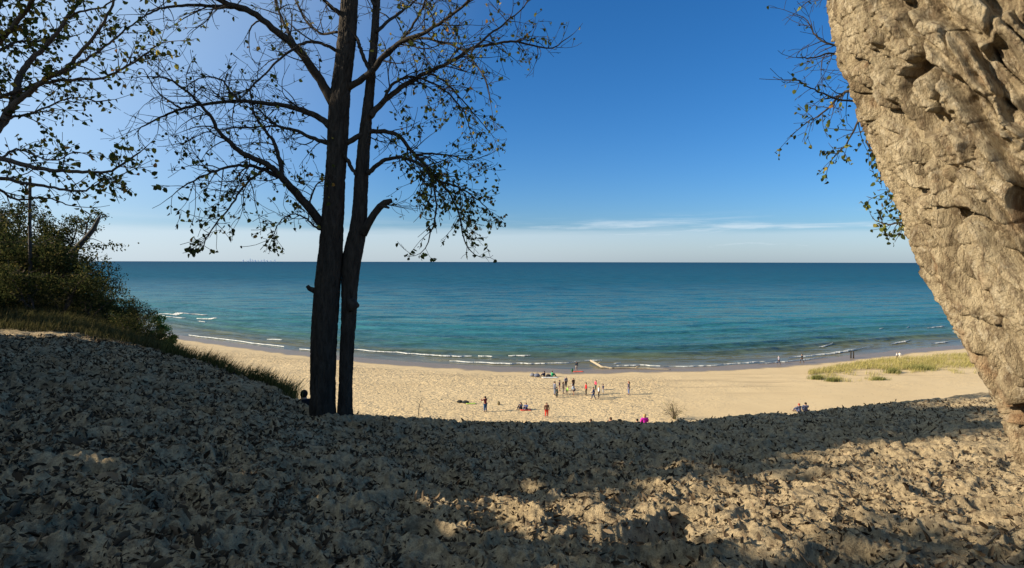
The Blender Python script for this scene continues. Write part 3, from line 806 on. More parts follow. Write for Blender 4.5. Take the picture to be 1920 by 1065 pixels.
for scr, dY, r0, r1, tf in [
    ([(1840, 300), (1760, 210), (1680, 165), (1607, 167), (1575, 180), (1548, 207), (1515, 228)], 0.8, 0.06, 0.01, 1.1),
    ([(1680, 165), (1640, 130), (1593, 108), (1560, 99), (1525, 108), (1500, 108)], -0.5, 0.03, 0.008, 1.0),
    ([(1836, 150), (1760, 90), (1690, 70), (1610, 82), (1565, 86), (1530, 66), (1515, 40)], 0.6, 0.05, 0.009, 1.0),
    ([(1650, 160), (1607, 188), (1560, 182), (1520, 165), (1495, 150)], -0.9, 0.025, 0.007, 1.1),
    ([(1680, 170), (1630, 190), (1606, 235), (1586, 270), (1565, 292)], 0.3, 0.03, 0.008, 1.4),
    ([(1700, 190), (1650, 222), (1625, 260), (1640, 290), (1655, 325)], -0.4, 0.026, 0.008, 1.5),
    ([(1846, 420), (1790, 400), (1740, 408), (1692, 417), (1660, 420), (1640, 412)], 0.6, 0.04, 0.007, 1.3),
    ([(1844, 380), (1780, 340), (1720, 335), (1680, 355), (1690, 395)], -0.5, 0.035, 0.008, 1.3),
    ([(1836, 60), (1760, 0), (1680, -30), (1600, -20), (1540, -10)], 0.5, 0.05, 0.01, 1.2),
    ([(1836, 200), (1920, 130), (2000, 90), (2080, 80)], 0.5, 0.05, 0.012, 1.2),
    ([(1834, 0), (1900, -90), (1960, -160)], -0.5, 0.05, 0.012, 1.2)]:
    mb = MB(); limb(mb, lv, scr, RY, RY+dY, r0, r1, rn, ropt, tf, (0.35, 0.85), 1, 0.3)
    mb.build('limb', MAT['bark'], rtree, origin=og)
lv.mesh('foliage', MAT['leaf_cotton'], rtree, og, 7, 0.7)

# ------------------------------------------------------------------ the close leaning trunk
edge = [(1483, -900), (1506, -600), (1538, -300), (1578, -80), (1601, 0), (1622, 65), (1643, 130), (1668, 210), (1690, 270), (1708, 330), (1726, 385), (1752, 445), (1778, 500), (1797, 545), (1809, 585), (1840, 640), (1864, 700), (1880, 745), (1888, 790), (1900, 850), (1916, 905), (1938, 960), (1986, 1100), (2048, 1300), (2088, 1500), (2118, 1800)]
DD = 2.35
pts, rad = [], []
for ex, py in edge[::-1]:
    Rr = 0.47-0.06*(1000-py)/1000
    if py < -100: Rr *= max(0.35, 1-(-100-py)/1400)
    ae = math.atan((ex-CX)/F); ac = ae+math.asin(Rr/DD)
    Yc = DD*math.cos(ac)
    pts.append((DD*math.sin(ac), Yc, H-(py-HY)/F*(Yc-0.25))); rad.append(Rr)
lean = thing('leaning_tree', (pts[0][0], pts[0][1], gz(pts[0][0], pts[0][1])), 'huge leaning trunk with sunlit furrowed pale bark filling the right edge', 'tree')
og = tuple(lean.location)
def bigbark(TH, S, RR):
    cx, cy = np.cos(TH)*0.45, np.sin(TH)*0.45
    sh = TH.shape
    a, b, c = cx.ravel(), cy.ravel(), S.ravel()
    w1 = fbm(a*3.2, b*3.2, c*2.4, 50, 3); w2 = fbm(a*3.2+9, b*3.2, c*2.4, 55, 3)
    w3 = perlin(a*9, b*9, c*5, 57)
    # braided network of deep furrows round long plates; the grain spirals a little
    ca, sa = np.cos(c*0.35), np.sin(c*0.35)
    a2, b2 = a*ca-b*sa, a*sa+b*ca
    f1, f2, id1 = worley(a2*7.6+.75*w1+.3*w3, b2*7.6+.75*w2+.3*w3, c*1.5+.35*w1, seed=17)
    e1 = f2-f1+.07*w3
    plate = sstep(0.03, 0.19, e1)
    g1, g2, id2 = worley(a2*18+1.0*w2+.4*w3, b2*18+1.0*w1, c*3.2+.6*w2, seed=27)
    flake = sstep(0.02, 0.15, g2-g1)
    str1 = fbm(a2*38+1.5*w1, b2*38+1.5*w2, c*8.5+w3, 63, 3, 0.65)                 # stringy grain
    xc = np.exp(-(perlin(a2*7+w1, b2*7+w2, c*15+1.6*w1, 68)/0.04)**2)            # short cross cracks
    pit = sstep(0.36, 0.5, fbm(a*8, b*8, c*2.6, 71, 3))
    d = 0.07*(plate-0.85)+0.008*(id1-.5)+0.032*(flake-0.85)+0.012*(id2-.5)+0.022*str1-0.008*xc*plate-0.015*pit
    d = d+0.010*fbm(a*55, b*55, c*38, 88, 2, 0.7)+0.022*perlin(a*1.6, b*1.6, c*1.1, 90)+0.012
    return d.reshape(sh)
dense_trunk('trunk', pts, rad, 1000, 1400, MAT['bigbark'], lean, og, bigbark)
lv = Leaves(); rn = random.Random(51)
top = Vector(pts[-1]); 
for k, (dx, dy, dz, ln) in enumerate([(-0.3, 0.2, 1, 2.6), (0.7, -0.3, 0.9, 2.4), (0.5, 0.6, 0.7, 2.2)]):
    mb = MB(); d = Vector((dx, dy, dz)).normalized()
    q = [top-d*0.2+Vector((0, 0, -0.1))]; 
    for i in range(12): d = (d+rand_unit(rn)*0.12).normalized(); q.append(q[-1]+d*ln/12)
    rd = [0.13*(1-i/13)+0.015 for i in range(len(q))]
    mb.tube(q, rd, 10)
    o3 = dict(opt); del o3['stop']; o3['leaf'] = 0.35
    for i in range(4, 13):
        for _ in range(2): grow(mb, lv, q[i], (d+rand_unit(rn)*0.9).normalized(), rn.uniform(0.5, 1.0), 0.012, 1, rn, o3)
    mb.build('limb', MAT['bark2'], lean, origin=og)
lv.mesh('foliage', MAT['leaf_cotton'], lean, og, 9)

# ------------------------------------------------------------------ shrubs and trees on the left slope
def crown_points(rn, lobes, n):
    """leaf points in clumps spread through several uneven lobes"""
    out = []
    tot = sum(l[3]*l[4]*l[5] for l in lobes)
    for (cx, cy, cz, sx, sy, sz) in lobes:
        m = int(n*sx*sy*sz/tot); nc = max(4, m//26)
        for _ in range(nc):
            v = rand_unit(rn)*(rn.random()**0.45)
            c = Vector((cx+v.x*sx, cy+v.y*sy, cz+v.z*sz))
            cr = 0.2*(sx+sz)*rn.uniform(0.5, 1.2)
            for _ in range(26):
                out.append(c+Vector((rn.gauss(0, cr*0.5), rn.gauss(0, cr*0.5), rn.gauss(0, cr*0.38))))
    return out
def woody(mb, lobes, rn, r0, h0=0.0, spread=1.0):
    for (cx, cy, cz, sx, sy, sz) in lobes:
        q = [Vector((rn.uniform(-.05, .05), rn.uniform(-.05, .05), -0.1))]
        tip = Vector((cx, cy, cz+sz*0.4))
        for i in range(1, 8):
            t = i/7; q.append(q[0].lerp(tip, t)+Vector((rn.gauss(0, .05), rn.gauss(0, .05), 0.25*math.sin(t*math.pi)*h0)))
        mb.tube(q, [r0*(1-0.8*i/7) for i in range(8)], 6)
        for _ in range(10):
            i = rn.randrange(3, 8)
            e = q[i]+Vector((rn.uniform(-1, 1)*sx, rn.uniform(-1, 1)*sy, rn.uniform(-.2, 1)*sz))*0.8
            mb.tube([q[i], q[i].lerp(e, .5)+Vector((0, 0, .06)), e], [r0*.3, r0*.2, r0*.08], 4, False)
def shrub(name, loc, lobes, n, leaf, ls, mat, label, cat, group=None, seed=0, bark='bark2', r0=0.04, stem='stem'):
    rn = random.Random(seed)
    o = thing(name, loc, label, cat, group)
    mb = MB(); woody(mb, lobes, rn, r0, 0.5); mb.build(stem, MAT[bark], o)
    lp = np.array([tuple(q) for q in crown_points(rn, lobes, n)])
    r = np.random.default_rng(seed)
    leaf_cloud('foliage', lp, (ls*r.uniform(0.6, 1.3, len(lp)))[:, None, None], MAT[mat], o, None, seed, 0.3, leaf)
    return o
def on_hill(px, Y):
    p = P(px, HY, Y); return Vector((p.x, Y, gz(p.x, Y)-0.05))

rn = random.Random(77)
protos = []
def copy_tree(o, label=None):
    c = o.copy(); COL.objects.link(c)
    for ch in o.children:
        d = ch.copy(); d.parent = c; COL.objects.link(d)
    if label: c['label'] = label
    return c
GL = 'dark shaded leafy shrub in the thicket covering the left slope'
for k in range(4):
    s = 1.0+0.25*k
    lobes = [(rn.uniform(-.7, .7)*s, rn.uniform(-.6, .6)*s, (0.45+rn.uniform(0, .75))*s, rn.uniform(.4, .75)*s, rn.uniform(.4, .75)*s, rn.uniform(.35, .6)*s) for _ in range(5)]
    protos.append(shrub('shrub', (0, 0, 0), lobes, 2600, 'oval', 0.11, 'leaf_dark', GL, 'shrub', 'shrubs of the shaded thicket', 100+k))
used = set()
spots = []
for (px, Y, sc) in [(8, 22, 1.0), (60, 21.5, 0.8), (115, 22, 0.8), (165, 23, 0.75), (210, 23.5, 0.6), (30, 26, 1.2), (85, 26, 1.1), (135, 26.5, 1.0), (180, 27, 0.85), (222, 27, 0.6), (252, 26, 0.5),
                     (-15, 30, 1.4), (35, 31, 1.3), (78, 31, 1.25), (118, 31, 1.1), (155, 31, 0.95), (190, 31, 0.75), (226, 30, 0.5), (-60, 25, 1.3), (-50, 34, 1.5), (15, 35, 1.4), (60, 35, 1.2), (100, 35, 1.0), (140, 34, 0.8), (172, 33, 0.7), (278, 24, 0.4), (300, 21, 0.35), (240, 21, 0.5), (-30, 20.5, 0.9), (285, 20.5, .36), (236, 23.5, .55), (262, 25, .45), (285, 25.5, .36), (305, 24.5, .3), (325, 22, .25)]:
    spots.append((px, Y, sc))
for i, (px, Y, sc) in enumerate(spots):
    o = protos[i % 4] if i < 4 else copy_tree(protos[i % 4])
    o.location = on_hill(px, Y); o.rotation_euler = (0, 0, rn.uniform(0, 6.28)); o.scale = (sc, sc, sc*rn.uniform(0.85, 1.15))

def small_tree(loc, h, lobes, n, ls, mat, label, group=None, seed=0, leaf='oval', name='leafy_tree', r0=0.1):
    return shrub(name, loc, lobes, n, leaf, ls, mat, label, 'tree', group, seed, 'bark2', r0, 'trunk')
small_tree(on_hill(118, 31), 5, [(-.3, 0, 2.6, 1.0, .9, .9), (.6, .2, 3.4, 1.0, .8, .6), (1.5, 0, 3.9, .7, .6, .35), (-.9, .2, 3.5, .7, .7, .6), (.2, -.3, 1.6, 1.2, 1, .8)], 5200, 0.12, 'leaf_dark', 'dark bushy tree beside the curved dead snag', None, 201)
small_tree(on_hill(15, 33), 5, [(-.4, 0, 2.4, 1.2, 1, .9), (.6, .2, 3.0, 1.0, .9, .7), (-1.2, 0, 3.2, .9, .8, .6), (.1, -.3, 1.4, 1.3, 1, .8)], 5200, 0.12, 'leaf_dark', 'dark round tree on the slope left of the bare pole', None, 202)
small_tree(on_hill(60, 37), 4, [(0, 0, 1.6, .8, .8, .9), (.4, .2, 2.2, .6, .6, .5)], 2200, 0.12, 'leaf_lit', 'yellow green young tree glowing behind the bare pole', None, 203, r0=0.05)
def sapling(px, py, Y, h, w, mat, label, seed, n=900):
    p = P(px, py, Y)
    return shrub('sapling', p, [(0, 0, h*.35, w*.45, w*.45, h*.3), (rn.uniform(-.1, .1), 0, h*.72, w*.33, w*.33, h*.26)], n, 'oval', 0.12, mat, label, 'sapling', None, seed, 'bark2', 0.025)
g = on_hill(252, 27); pp = P(252, 628, 27); sapling(252, 632, 27, 1.3, 0.85, 'leaf_lit', 'yellow green sapling with sun-brightened leaf colour at the foot of the dark slope', 301)
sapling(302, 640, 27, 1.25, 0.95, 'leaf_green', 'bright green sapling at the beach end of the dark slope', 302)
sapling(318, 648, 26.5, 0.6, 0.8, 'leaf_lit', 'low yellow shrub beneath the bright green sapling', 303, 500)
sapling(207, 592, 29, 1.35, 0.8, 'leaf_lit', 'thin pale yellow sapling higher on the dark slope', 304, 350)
def bare_shrub(loc, h, w, label, seed, n=24, leafr=0.0, group=None, rad=0.014, mat='twig'):
    rn = random.Random(seed); o = thing('bare_shrub', loc, label, 'shrub', group); mb = MB(); lv = Leaves()
    oo = dict(droop=-0.03, curl=0.3, leaf=leafr, lsize=0.07, dens=3.5/max(h, .6), rmin=rad*0.45, along=3, wiggle=0.8)
    for _ in range(n):
        d = Vector((rn.gauss(0, .5)*w/h, rn.gauss(0, .5)*w/h, 1)).normalized()
        grow(mb, lv, Vector((rn.gauss(0, .05), rn.gauss(0, .05), -0.05)), d, h*rn.uniform(.6, 1.1), rad, 2, rn, oo)
    mb.build('twigs', MAT[mat], o)
    if lv.p: lv.mesh('foliage', MAT['leaf_lit'], o)
    return o
p = P(184, 565, 30); bare_shrub(p, 1.35, 0.7, 'grey leafless shrub against the water above the dark slope', 311, 14)
p = on_beach(1265, 786); bare_shrub((p.x, p.y, p.z), 2.0, 1.6, 'twiggy shrub with few pale leaves on the sand just beyond the dune edge', 312, 34, 0.3, rad=0.02)
# bare pole, snag
p = on_hill(56, 25); tp_ = P(56.5, 330, 25)
pole = thing('bare_pole', (p.x, p.y, p.z), 'thin straight bare pole rising from the dark thicket', 'pole')
mb = MB(); mb.tube([Vector((0, 0, -.3)), Vector((0.02, 0, 1.6)), Vector((-.01, 0, 3.2)), Vector((0, 0, tp_.z-p.z-0.12)), Vector((0, 0, tp_.z-p.z))], [0.075, 0.07, 0.062, 0.055, 0.02], 8)
mb.build('shaft', MAT['deadwood'], pole)
mb = MB(); mb.tube([Vector((0, 0, 2.2)), Vector((.18, .05, 2.35)), Vector((.3, .05, 2.6))], [0.02, .016, .006], 5); mb.build('branch_stub', MAT['deadwood'], pole)
p = P(100, 545, 28.5)
snag = thing('dead_snag', p, 'curved broken dead trunk leaning right out of the thicket', 'dead tree')
q = [P(x, y, 28.5)-p for x, y in [(95, 580), (100, 540), (105, 515), (120, 490), (140, 468), (160, 448), (175, 430), (184, 412), (189, 403)]]
mb = MB(); mb.tube(q, [0.17, 0.17, .16, .15, .14, .125, .11, .08, .02], 10); mb.build('trunk', MAT['deadwood'], snag)
mb = MB()
for a, e in ((4, (0.9, .2, .1)), (3, (.5, -.2, .6)), (5, (.8, 0, -.15)), (6, (.3, .1, .4)), (4, (1.6, .3, .25))):
    e = Vector(e); mb.tube([q[a], q[a]+e*.5+Vector((0, 0, .08)), q[a]+e], [.03, .02, .008], 5, False)
mb.build('branch', MAT['deadwood'], snag)
lv = Leaves()
for _ in range(90): lv.add(q[4]+Vector((1.5, .2, .2))+Vector((rn.gauss(0, .5), rn.gauss(0, .2), rn.gauss(0, .12))), 0.12*rn.uniform(.6, 1.3))
lv.mesh('foliage', MAT['leaf_dark'], snag)

# shading wood out of frame on the left, along the sun's path
SH = 'broad leafy tree on the dune outside the left edge of the frame'
def shade_tree(x, y, h, w, n, seed, ls=0.3):
    rn = random.Random(seed); lobes = []
    for k in range(9):
        a = rn.uniform(0, 6.28); q = rn.uniform(.1, .75)*w
        lobes.append((q*math.cos(a), q*math.sin(a), h*rn.uniform(.32, .86), w*rn.uniform(.3, .5), w*rn.uniform(.3, .5), h*rn.uniform(.1, .2)))
    return shrub('leafy_tree', (x, y, gz(x, y)-.1), lobes, n, 'heart', ls, 'leaf_left', SH, 'tree', 'trees outside the left edge', seed, 'bark2', 0.25, 'trunk')
SHADE = [(-17.5, 9.5, 11, 3.6, 16000), (-20, 14, 14, 4.0, 18000), (-22, 18.5, 14, 4.0, 16000), (-27, 12, 13, 4, 12000), (-15, 5.6, 8, 2.8, 1100), (-17, 1.6, 8, 2.8, 500), (-9.9, 6.8, 3.8, 1.7, 3500), (-8.2, 3.6, 3.0, 1.5, 2000), (-13.8, 9.6, 5.0, 2.2, 5500), (-9.8, 5.2, 3.4, 1.5, 1400), (-13.2, 7.7, 4.8, 2.0, 5000), (-17.2, 12.3, 7, 2.9, 7000)]
for i, (x, y, h, w, n) in enumerate(SHADE): shade_tree(x, y, h, w, n, 400+i)

# ------------------------------------------------------------------ leaf litter
r = np.random.default_rng(8)
def litter(name, n, rmin, rmax, size, seed, clump, dz=0.012, flat=0.35):
    r = np.random.default_rng(seed)
    a = np.radians(r.uniform(-47, 47, n)); rad = np.sqrt(r.uniform(rmin**2, rmax**2, n))
    x, y = rad*np.sin(a), rad*np.cos(a)
    relief = dune_z(x, y, False)-dune_base(x, y)                       # litter gathers in the hollows
    keep = (0.7*fbm(x*0.9, y*1.2, seed=70, octv=3)+0.45*perlin(x*3.2, y*3.8, seed=71)+0.3*perlin(x*9, y*9, seed=72)-3.2*(relief-0.03)) > clump-0.2*r.random(n)
    px = CX+F*x/y
    cY = np.interp(px, _ft, T_cY)
    keep &= (y < cY+0.4) & (r.random(n) < np.interp(px, [300, 700, 1100, 1500, 1900], [1.0, 0.9, 0.55, 0.45, 0.5]))
    x, y = x[keep], y[keep]
    p = np.stack([x, y, dune_z(x, y)-0.018+0.026*r.random(len(x))], -1)
    s = size*np.clip(np.exp(r.normal(0, 0.42, len(x))), .35, 1.9)*0.92
    return p, s
p1, s1 = litter('a', 190000, 2.6, 21, 0.048, 1, -0.05)
p2, s2 = litter('b', 90000, 2.6, 10, 0.027, 2, -0.13)
p3, s3 = litter('c', 2600, 2.6, 9, 0.07, 3, -0.1, 0.03)
lp = np.concatenate([p1, p2, p3]); ls = np.concatenate([s1, s2, s3])
lit = leaf_cloud('leaf_litter', lp, ls[:, None, None], MAT['litter'], None, None, 21, 0.0, 'dead', 0.25, 2.0)
tag(lit, 'dead brown leaves strewn thickly over the shaded dune sand', 'leaves', None, 'stuff')
# twigs lying on the sand
mb = MB(); rn = random.Random(5)
GLS = 'thin dry stick lying on the leafy sand in the foreground'
for k, (px, Y, ln) in enumerate([(1850, 4.8, .7), (1790, 4.2, .35), (1540, 4.6, .4), (730, 5.5, .45), (1360, 6.5, .5), (300, 5.5, .4), (1120, 4.4, .3), (500, 4.6, .35), (1600, 6.8, .6), (900, 7.5, .5)]):
    c = P(px, HY, Y); an = rn.uniform(-.9, .9)
    o = thing('dry_stick', (c.x, c.y, gz(c.x, c.y)), GLS, 'stick', 'sticks on the sand')
    mb = MB(); q = []
    for i in range(7):
        t = i/6-.5; x = c.x+ln*t*math.cos(an); y = c.y+ln*t*math.sin(an)
        q.append(Vector((x-c.x, y-c.y, gz(x, y)-gz(c.x, c.y)+0.02+0.01*rn.random())))
    mb.tube(q, [.006]*6+[.003], 5)
    i = 3; mb.tube([q[i], q[i]+Vector((.08, .05, .04))], [.004, .002], 4)
    s = mb.build('stem', MAT['twig'], o)
# slender dead weed stalks at the crest
for (px, py, Y, hh, lab) in [(783, 792, 12.1, .5, 'thin leaning weed stalk at the dune edge right of the twin trunk'), (1290, 795, 13.4, .2, 'short dry weed stalk at the dune edge below the twiggy shrub')]:
    c = P(px, py, Y); o = thing('weed_stalk', (c.x, c.y, gz(c.x, c.y)), lab, 'weed')
    mb = MB(); mb.tube([Vector((0, 0, -.05)), Vector((.03, 0, hh*.5)), Vector((.1, 0, hh))], [.008, .006, .003], 5)
    for k in range(4): mb.tube([Vector((.04, 0, hh*(.5+.1*k))), Vector((.04+.1*(-1)**k, .02, hh*(.65+.1*k)))], [.004, .002], 4)
    mb.build('stem', MAT['twig'], o)

# ------------------------------------------------------------------ grasses
def blades(name, pts, h, w, mat, seed, lean=0.5, wind=(0.35, 0.0)):
    r = np.random.default_rng(seed); n = len(pts)
    a = r.uniform(0, 6.283, n); hh = h*r.uniform(.45, 1.15, n)
    l = lean*r.uniform(.2, 1, n)
    dx, dy = np.cos(a)*l+wind[0], np.sin(a)*l+wind[1]
    sx, sy = np.cos(a+1.57+r.normal(0, .5, n))*w/2, np.sin(a+1.57)*w/2
    V = np.zeros((n, 5, 3))
    for i, (t, ww) in enumerate([(0, 1), (0, -1), (.55, .8), (.55, -.8)]):
        V[:, i, 0] = pts[:, 0]+dx*hh*t*t+sx*ww; V[:, i, 1] = pts[:, 1]+dy*hh*t*t+sy*ww; V[:, i, 2] = pts[:, 2]+hh*t*(1-.15*l*t)-.02
    V[:, 4, 0] = pts[:, 0]+dx*hh; V[:, 4, 1] = pts[:, 1]+dy*hh; V[:, 4, 2] = pts[:, 2]+hh*(1-.3*l)
    b = (np.arange(n)*5)[:, None]
    T = np.concatenate([b+np.array([[0, 1, 3]]), b+np.array([[0, 3, 2]]), b+np.array([[2, 3, 4]])], 1).reshape(-1, 3)
    return mesh_obj(name, V.reshape(-1, 3), T, MAT[mat], None, False)
# right: grass-covered low dune on the beach
r = np.random.default_rng(12)
def patch(n, f):
    px = r.uniform(1515, 1960, n); py = r.uniform(652, 722, n)
    k = ((py-HY)-ROLL*(px-CX))/F
    Y = (H-1.6)/k; x = (px-CX)/F*Y
    for _ in range(4): Y = (H-beach_z(x, Y))/k; x = (px-CX)/F*Y
    keep = f(px, py, x, Y)
    x, Y = x[keep], Y[keep]
    return np.stack([x, Y, beach_z(x, Y)], -1)
def dense(px, py, x, Y):
    top = np.interp(px, [1515, 1560, 1640, 1750, 1850, 1960], [698, 688, 676, 667, 663, 656])
    bot = np.interp(px, [1515, 1560, 1640, 1700, 1850, 1960], [702, 698, 694, 692, 689, 688])
    return (py > top) & (py < bot+5*perlin(x*.3, Y*.3, seed=3)) & (r.random(len(px)) < .75+.9*perlin(x*.25, Y*.25, seed=2))
def sparse(px, py, x, Y):
    bot = np.interp(px, [1515, 1560, 1600, 1660, 1720, 1830, 1960], [706, 715, 717, 712, 698, 702, 708])
    top = np.interp(px, [1515, 1600, 1700, 1960], [700, 695, 690, 690])
    return (py > top) & (py < bot) & (perlin(x*.55, Y*.4, seed=6)+.4*perlin(x*1.7, Y*1.7, seed=7) > .12)
pd = patch(80000, dense); ps = patch(30000, sparse)
g1 = blades('dune_grass', np.concatenate([pd, ps]), 0.75, 0.035, 'grass_dry', 14, .45)
tag(g1, 'pale green dune grass growing along the beach at right', 'grass', None, 'stuff')
for k, (px, py, w, h, lab) in enumerate([(1724, 693, 3.0, 1.0, 'broad green grass tuft at the sandy edge of the dune grass'), (1673, 699, 1.8, 0.9, 'green grass tuft left of the broad one with a shadow on the sand'),
                         (1647, 712, 1.6, 0.5, 'low green grass tuft lowest on the open sand'), (1531, 711, 1.4, 0.8, 'green grass tuft at the left tip of the dune grass'), (1560, 715, 1.4, 0.7, 'green grass tuft beside a shaded hollow near the left tip')]):
    c = on_beach(px, py); n = 420
    q = np.stack([r.normal(0, w*.33, n), r.normal(0, w*.22, n), np.zeros(n)], -1)
    o = blades('grass_tuft', q, h, 0.05, 'grass_green', 50+k, .6); o.location = c; tag(o, lab, 'grass tuft')
# left: grass along the sandy ridge and the slope
n = 9000; px = r.uniform(300, 565, n); cYs = np.interp(px, _ft, T_cY); Yg = cYs+r.normal(0.9, 0.9, n)
x = (px-CX)/F*Yg; keep = (perlin(x*1.1, Yg*1.1, seed=16)+.3*r.random(n) > np.interp(px, [300, 360, 480, 530, 560], [-.2, -.05, .1, -.05, .25])) & (Yg > cYs-.2)
q = np.stack([x[keep], Yg[keep], dune_z(x[keep], Yg[keep])], -1)
g2 = blades('ridge_grass', q, 0.42, 0.012, 'grass_shade', 15, .5); tag(g2, 'long dune grass along the top of the left sand ridge', 'grass', None, 'stuff')
c = P(531, 738, 13.3); n = 380
q = np.stack([r.normal(0, .16, n), r.normal(0, .12, n), np.zeros(n)], -1)
o = blades('grass_tuft', q, .5, .012, 'grass_green', 60, .7); o.location = (c.x, c.y, gz(c.x, c.y)); tag(o, 'bright green grass tuft on the ridge end left of the twin trunk', 'grass tuft')
n = 42000; px = r.uniform(-60, 330, n); Yg = r.uniform(17, 36, n); x = (px-CX)/F*Yg
keep = veg_amount(x, Yg) > .35+.3*r.random(n)
q = np.stack([x[keep], Yg[keep], dune_z(x[keep], Yg[keep])], -1)
g3 = blades('undergrowth', q, .36, .015, 'undergrowth', 17, .9, (0.1, 0)); tag(g3, 'shaded grass and weeds between the shrubs of the left slope', 'undergrowth', None, 'stuff')

# ------------------------------------------------------------------ people
CM = {}
def cmat(c, nm):
    k = (nm, c)
    if k not in CM: CM[k] = plain(nm, c, 0.9, 0.18, 14)
    return CM[k]
SKIN = (0.42, 0.24, 0.16)
def skin_mesh(name, joints, edges, mat, parent, root=0, sub=1):
    me = bpy.data.meshes.new('tmp'); me.from_pydata([j[0] for j in joints], edges, [])
    ob = bpy.data.objects.new('tmp', me); COL.objects.link(ob)
    ob.modifiers.new('s', 'SKIN'); 
    for i, j in enumerate(joints):
        sv = me.skin_vertices[0].data[i]; rr_ = j[1]
        rr_ = sum(rr_)/2 if isinstance(rr_, tuple) else rr_; sv.radius = (1.22*rr_, 1.22*rr_); sv.use_root = (i == root)
    sm = ob.modifiers.new('u', 'SUBSURF'); sm.levels = sub
    dg = bpy.context.evaluated_depsgraph_get(); dg.update()
    nm = bpy.data.meshes.new_from_object(ob.evaluated_get(dg)); nm.name = name
    bpy.data.objects.remove(ob); bpy.data.meshes.remove(me)
    nm.materials.clear(); nm.materials.append(mat)
    nm.polygons.foreach_set('use_smooth', np.ones(len(nm.polygons), dtype=bool))
    o = bpy.data.objects.new(name, nm); link(o, parent)
    return o

def V3(*a): return Vector(a)
def pose_joints(pose):
    """joint positions for a 1.72 m figure facing +y; returns dict"""
    J = {}
    if pose == 'sit':
        J['pel'] = V3(0, 0, .13); J['waist'] = V3(0, -.02, .33); J['chest'] = V3(0, .03, .55); J['neck'] = V3(0, .06, .69); J['head'] = V3(0, .09, .8); J['crown'] = V3(0, .08, .9)
        for s, k in ((-1, 'l'), (1, 'r')):
            J['hip'+k] = V3(.09*s, .05, .12); J['knee'+k] = V3(.14*s, .4, .43); J['ank'+k] = V3(.12*s, .66, .09); J['toe'+k] = V3(.13*s, .8, .04)
            J['sho'+k] = V3(.19*s, .03, .61); J['elb'+k] = V3(.24*s, .22, .42); J['wri'+k] = V3(.13*s, .42, .47)
        return J
    lean = {'bend': .62, 'stoop': .3}.get(pose, 0.03)
    J['pel'] = V3(0, 0, .93)
    up = V3(0, math.sin(lean), math.cos(lean))
    if pose == 'bend': J['pel'] = V3(0, -.12, .86)
    J['waist'] = J['pel']+up*.18; J['chest'] = J['pel']+up*.4; J['neck'] = J['pel']+up*.54
    hu = V3(0, math.sin(lean*.7), math.cos(lean*.7))
    J['head'] = J['neck']+hu*.105+V3(0, .02, 0); J['crown'] = J['head']+hu*.11
    for s, k in ((-1, 'l'), (1, 'r')):
        J['hip'+k] = J['pel']+V3(.09*s, 0, -.05)
        if pose == 'walk':
            f = .3*s; J['knee'+k] = V3(.09*s, f*.5+.06, .49); J['ank'+k] = V3(.09*s, f-.03, .1 if s > 0 else .13); J['toe'+k] = J['ank'+k]+V3(0, .15, -.06)
        elif pose == 'wide':
            J['knee'+k] = V3(.2*s, .03, .48); J['ank'+k] = V3(.31*s, 0, .09); J['toe'+k] = V3(.34*s, .14, .03)
        elif pose == 'bend':
            J['knee'+k] = V3(.13*s, .08, .46); J['ank'+k] = V3(.14*s, 0, .09); J['toe'+k] = V3(.15*s, .15, .03)
        else:
            J['knee'+k] = V3(.1*s, .02, .48); J['ank'+k] = V3(.11*s, -.01, .09); J['toe'+k] = V3(.13*s, .14, .03)
        sh = J['chest']+up*.06+V3(.19*s, 0, 0); J['sho'+k] = sh
        if pose == 'walk': J['elb'+k] = sh+V3(.05*s, -.1*s-.02, -.27); J['wri'+k] = J['elb'+k]+V3(.0, -.12*s+.1, -.2)
        elif pose == 'photo' : J['elb'+k] = sh+V3(.1*s, .2, -.16); J['wri'+k] = J['elb'+k]+V3(-.1*s, .2, .14)
        elif pose == 'hips': J['elb'+k] = sh+V3(.16*s, -.08, -.23); J['wri'+k] = J['elb'+k]+V3(-.13*s, .12, -.18)
        elif pose == 'reach' and s > 0: J['elb'+k] = sh+V3(.2, .12, .03); J['wri'+k] = J['elb'+k]+V3(.2, .1, .1)
        elif pose == 'bend': J['elb'+k] = sh+V3(.04*s, .06, -.27); J['wri'+k] = J['elb'+k]+V3(-.02*s, .02, -.24)
        elif pose == 'fold': J['elb'+k] = sh+V3(.06*s, .05, -.27); J['wri'+k] = J['elb'+k]+V3(-.2*s, .2, .03)
        else: J['elb'+k] = sh+V3(.05*s, -.02, -.28); J['wri'+k] = J['elb'+k]+V3(.01*s, .07, -.23)
    return J

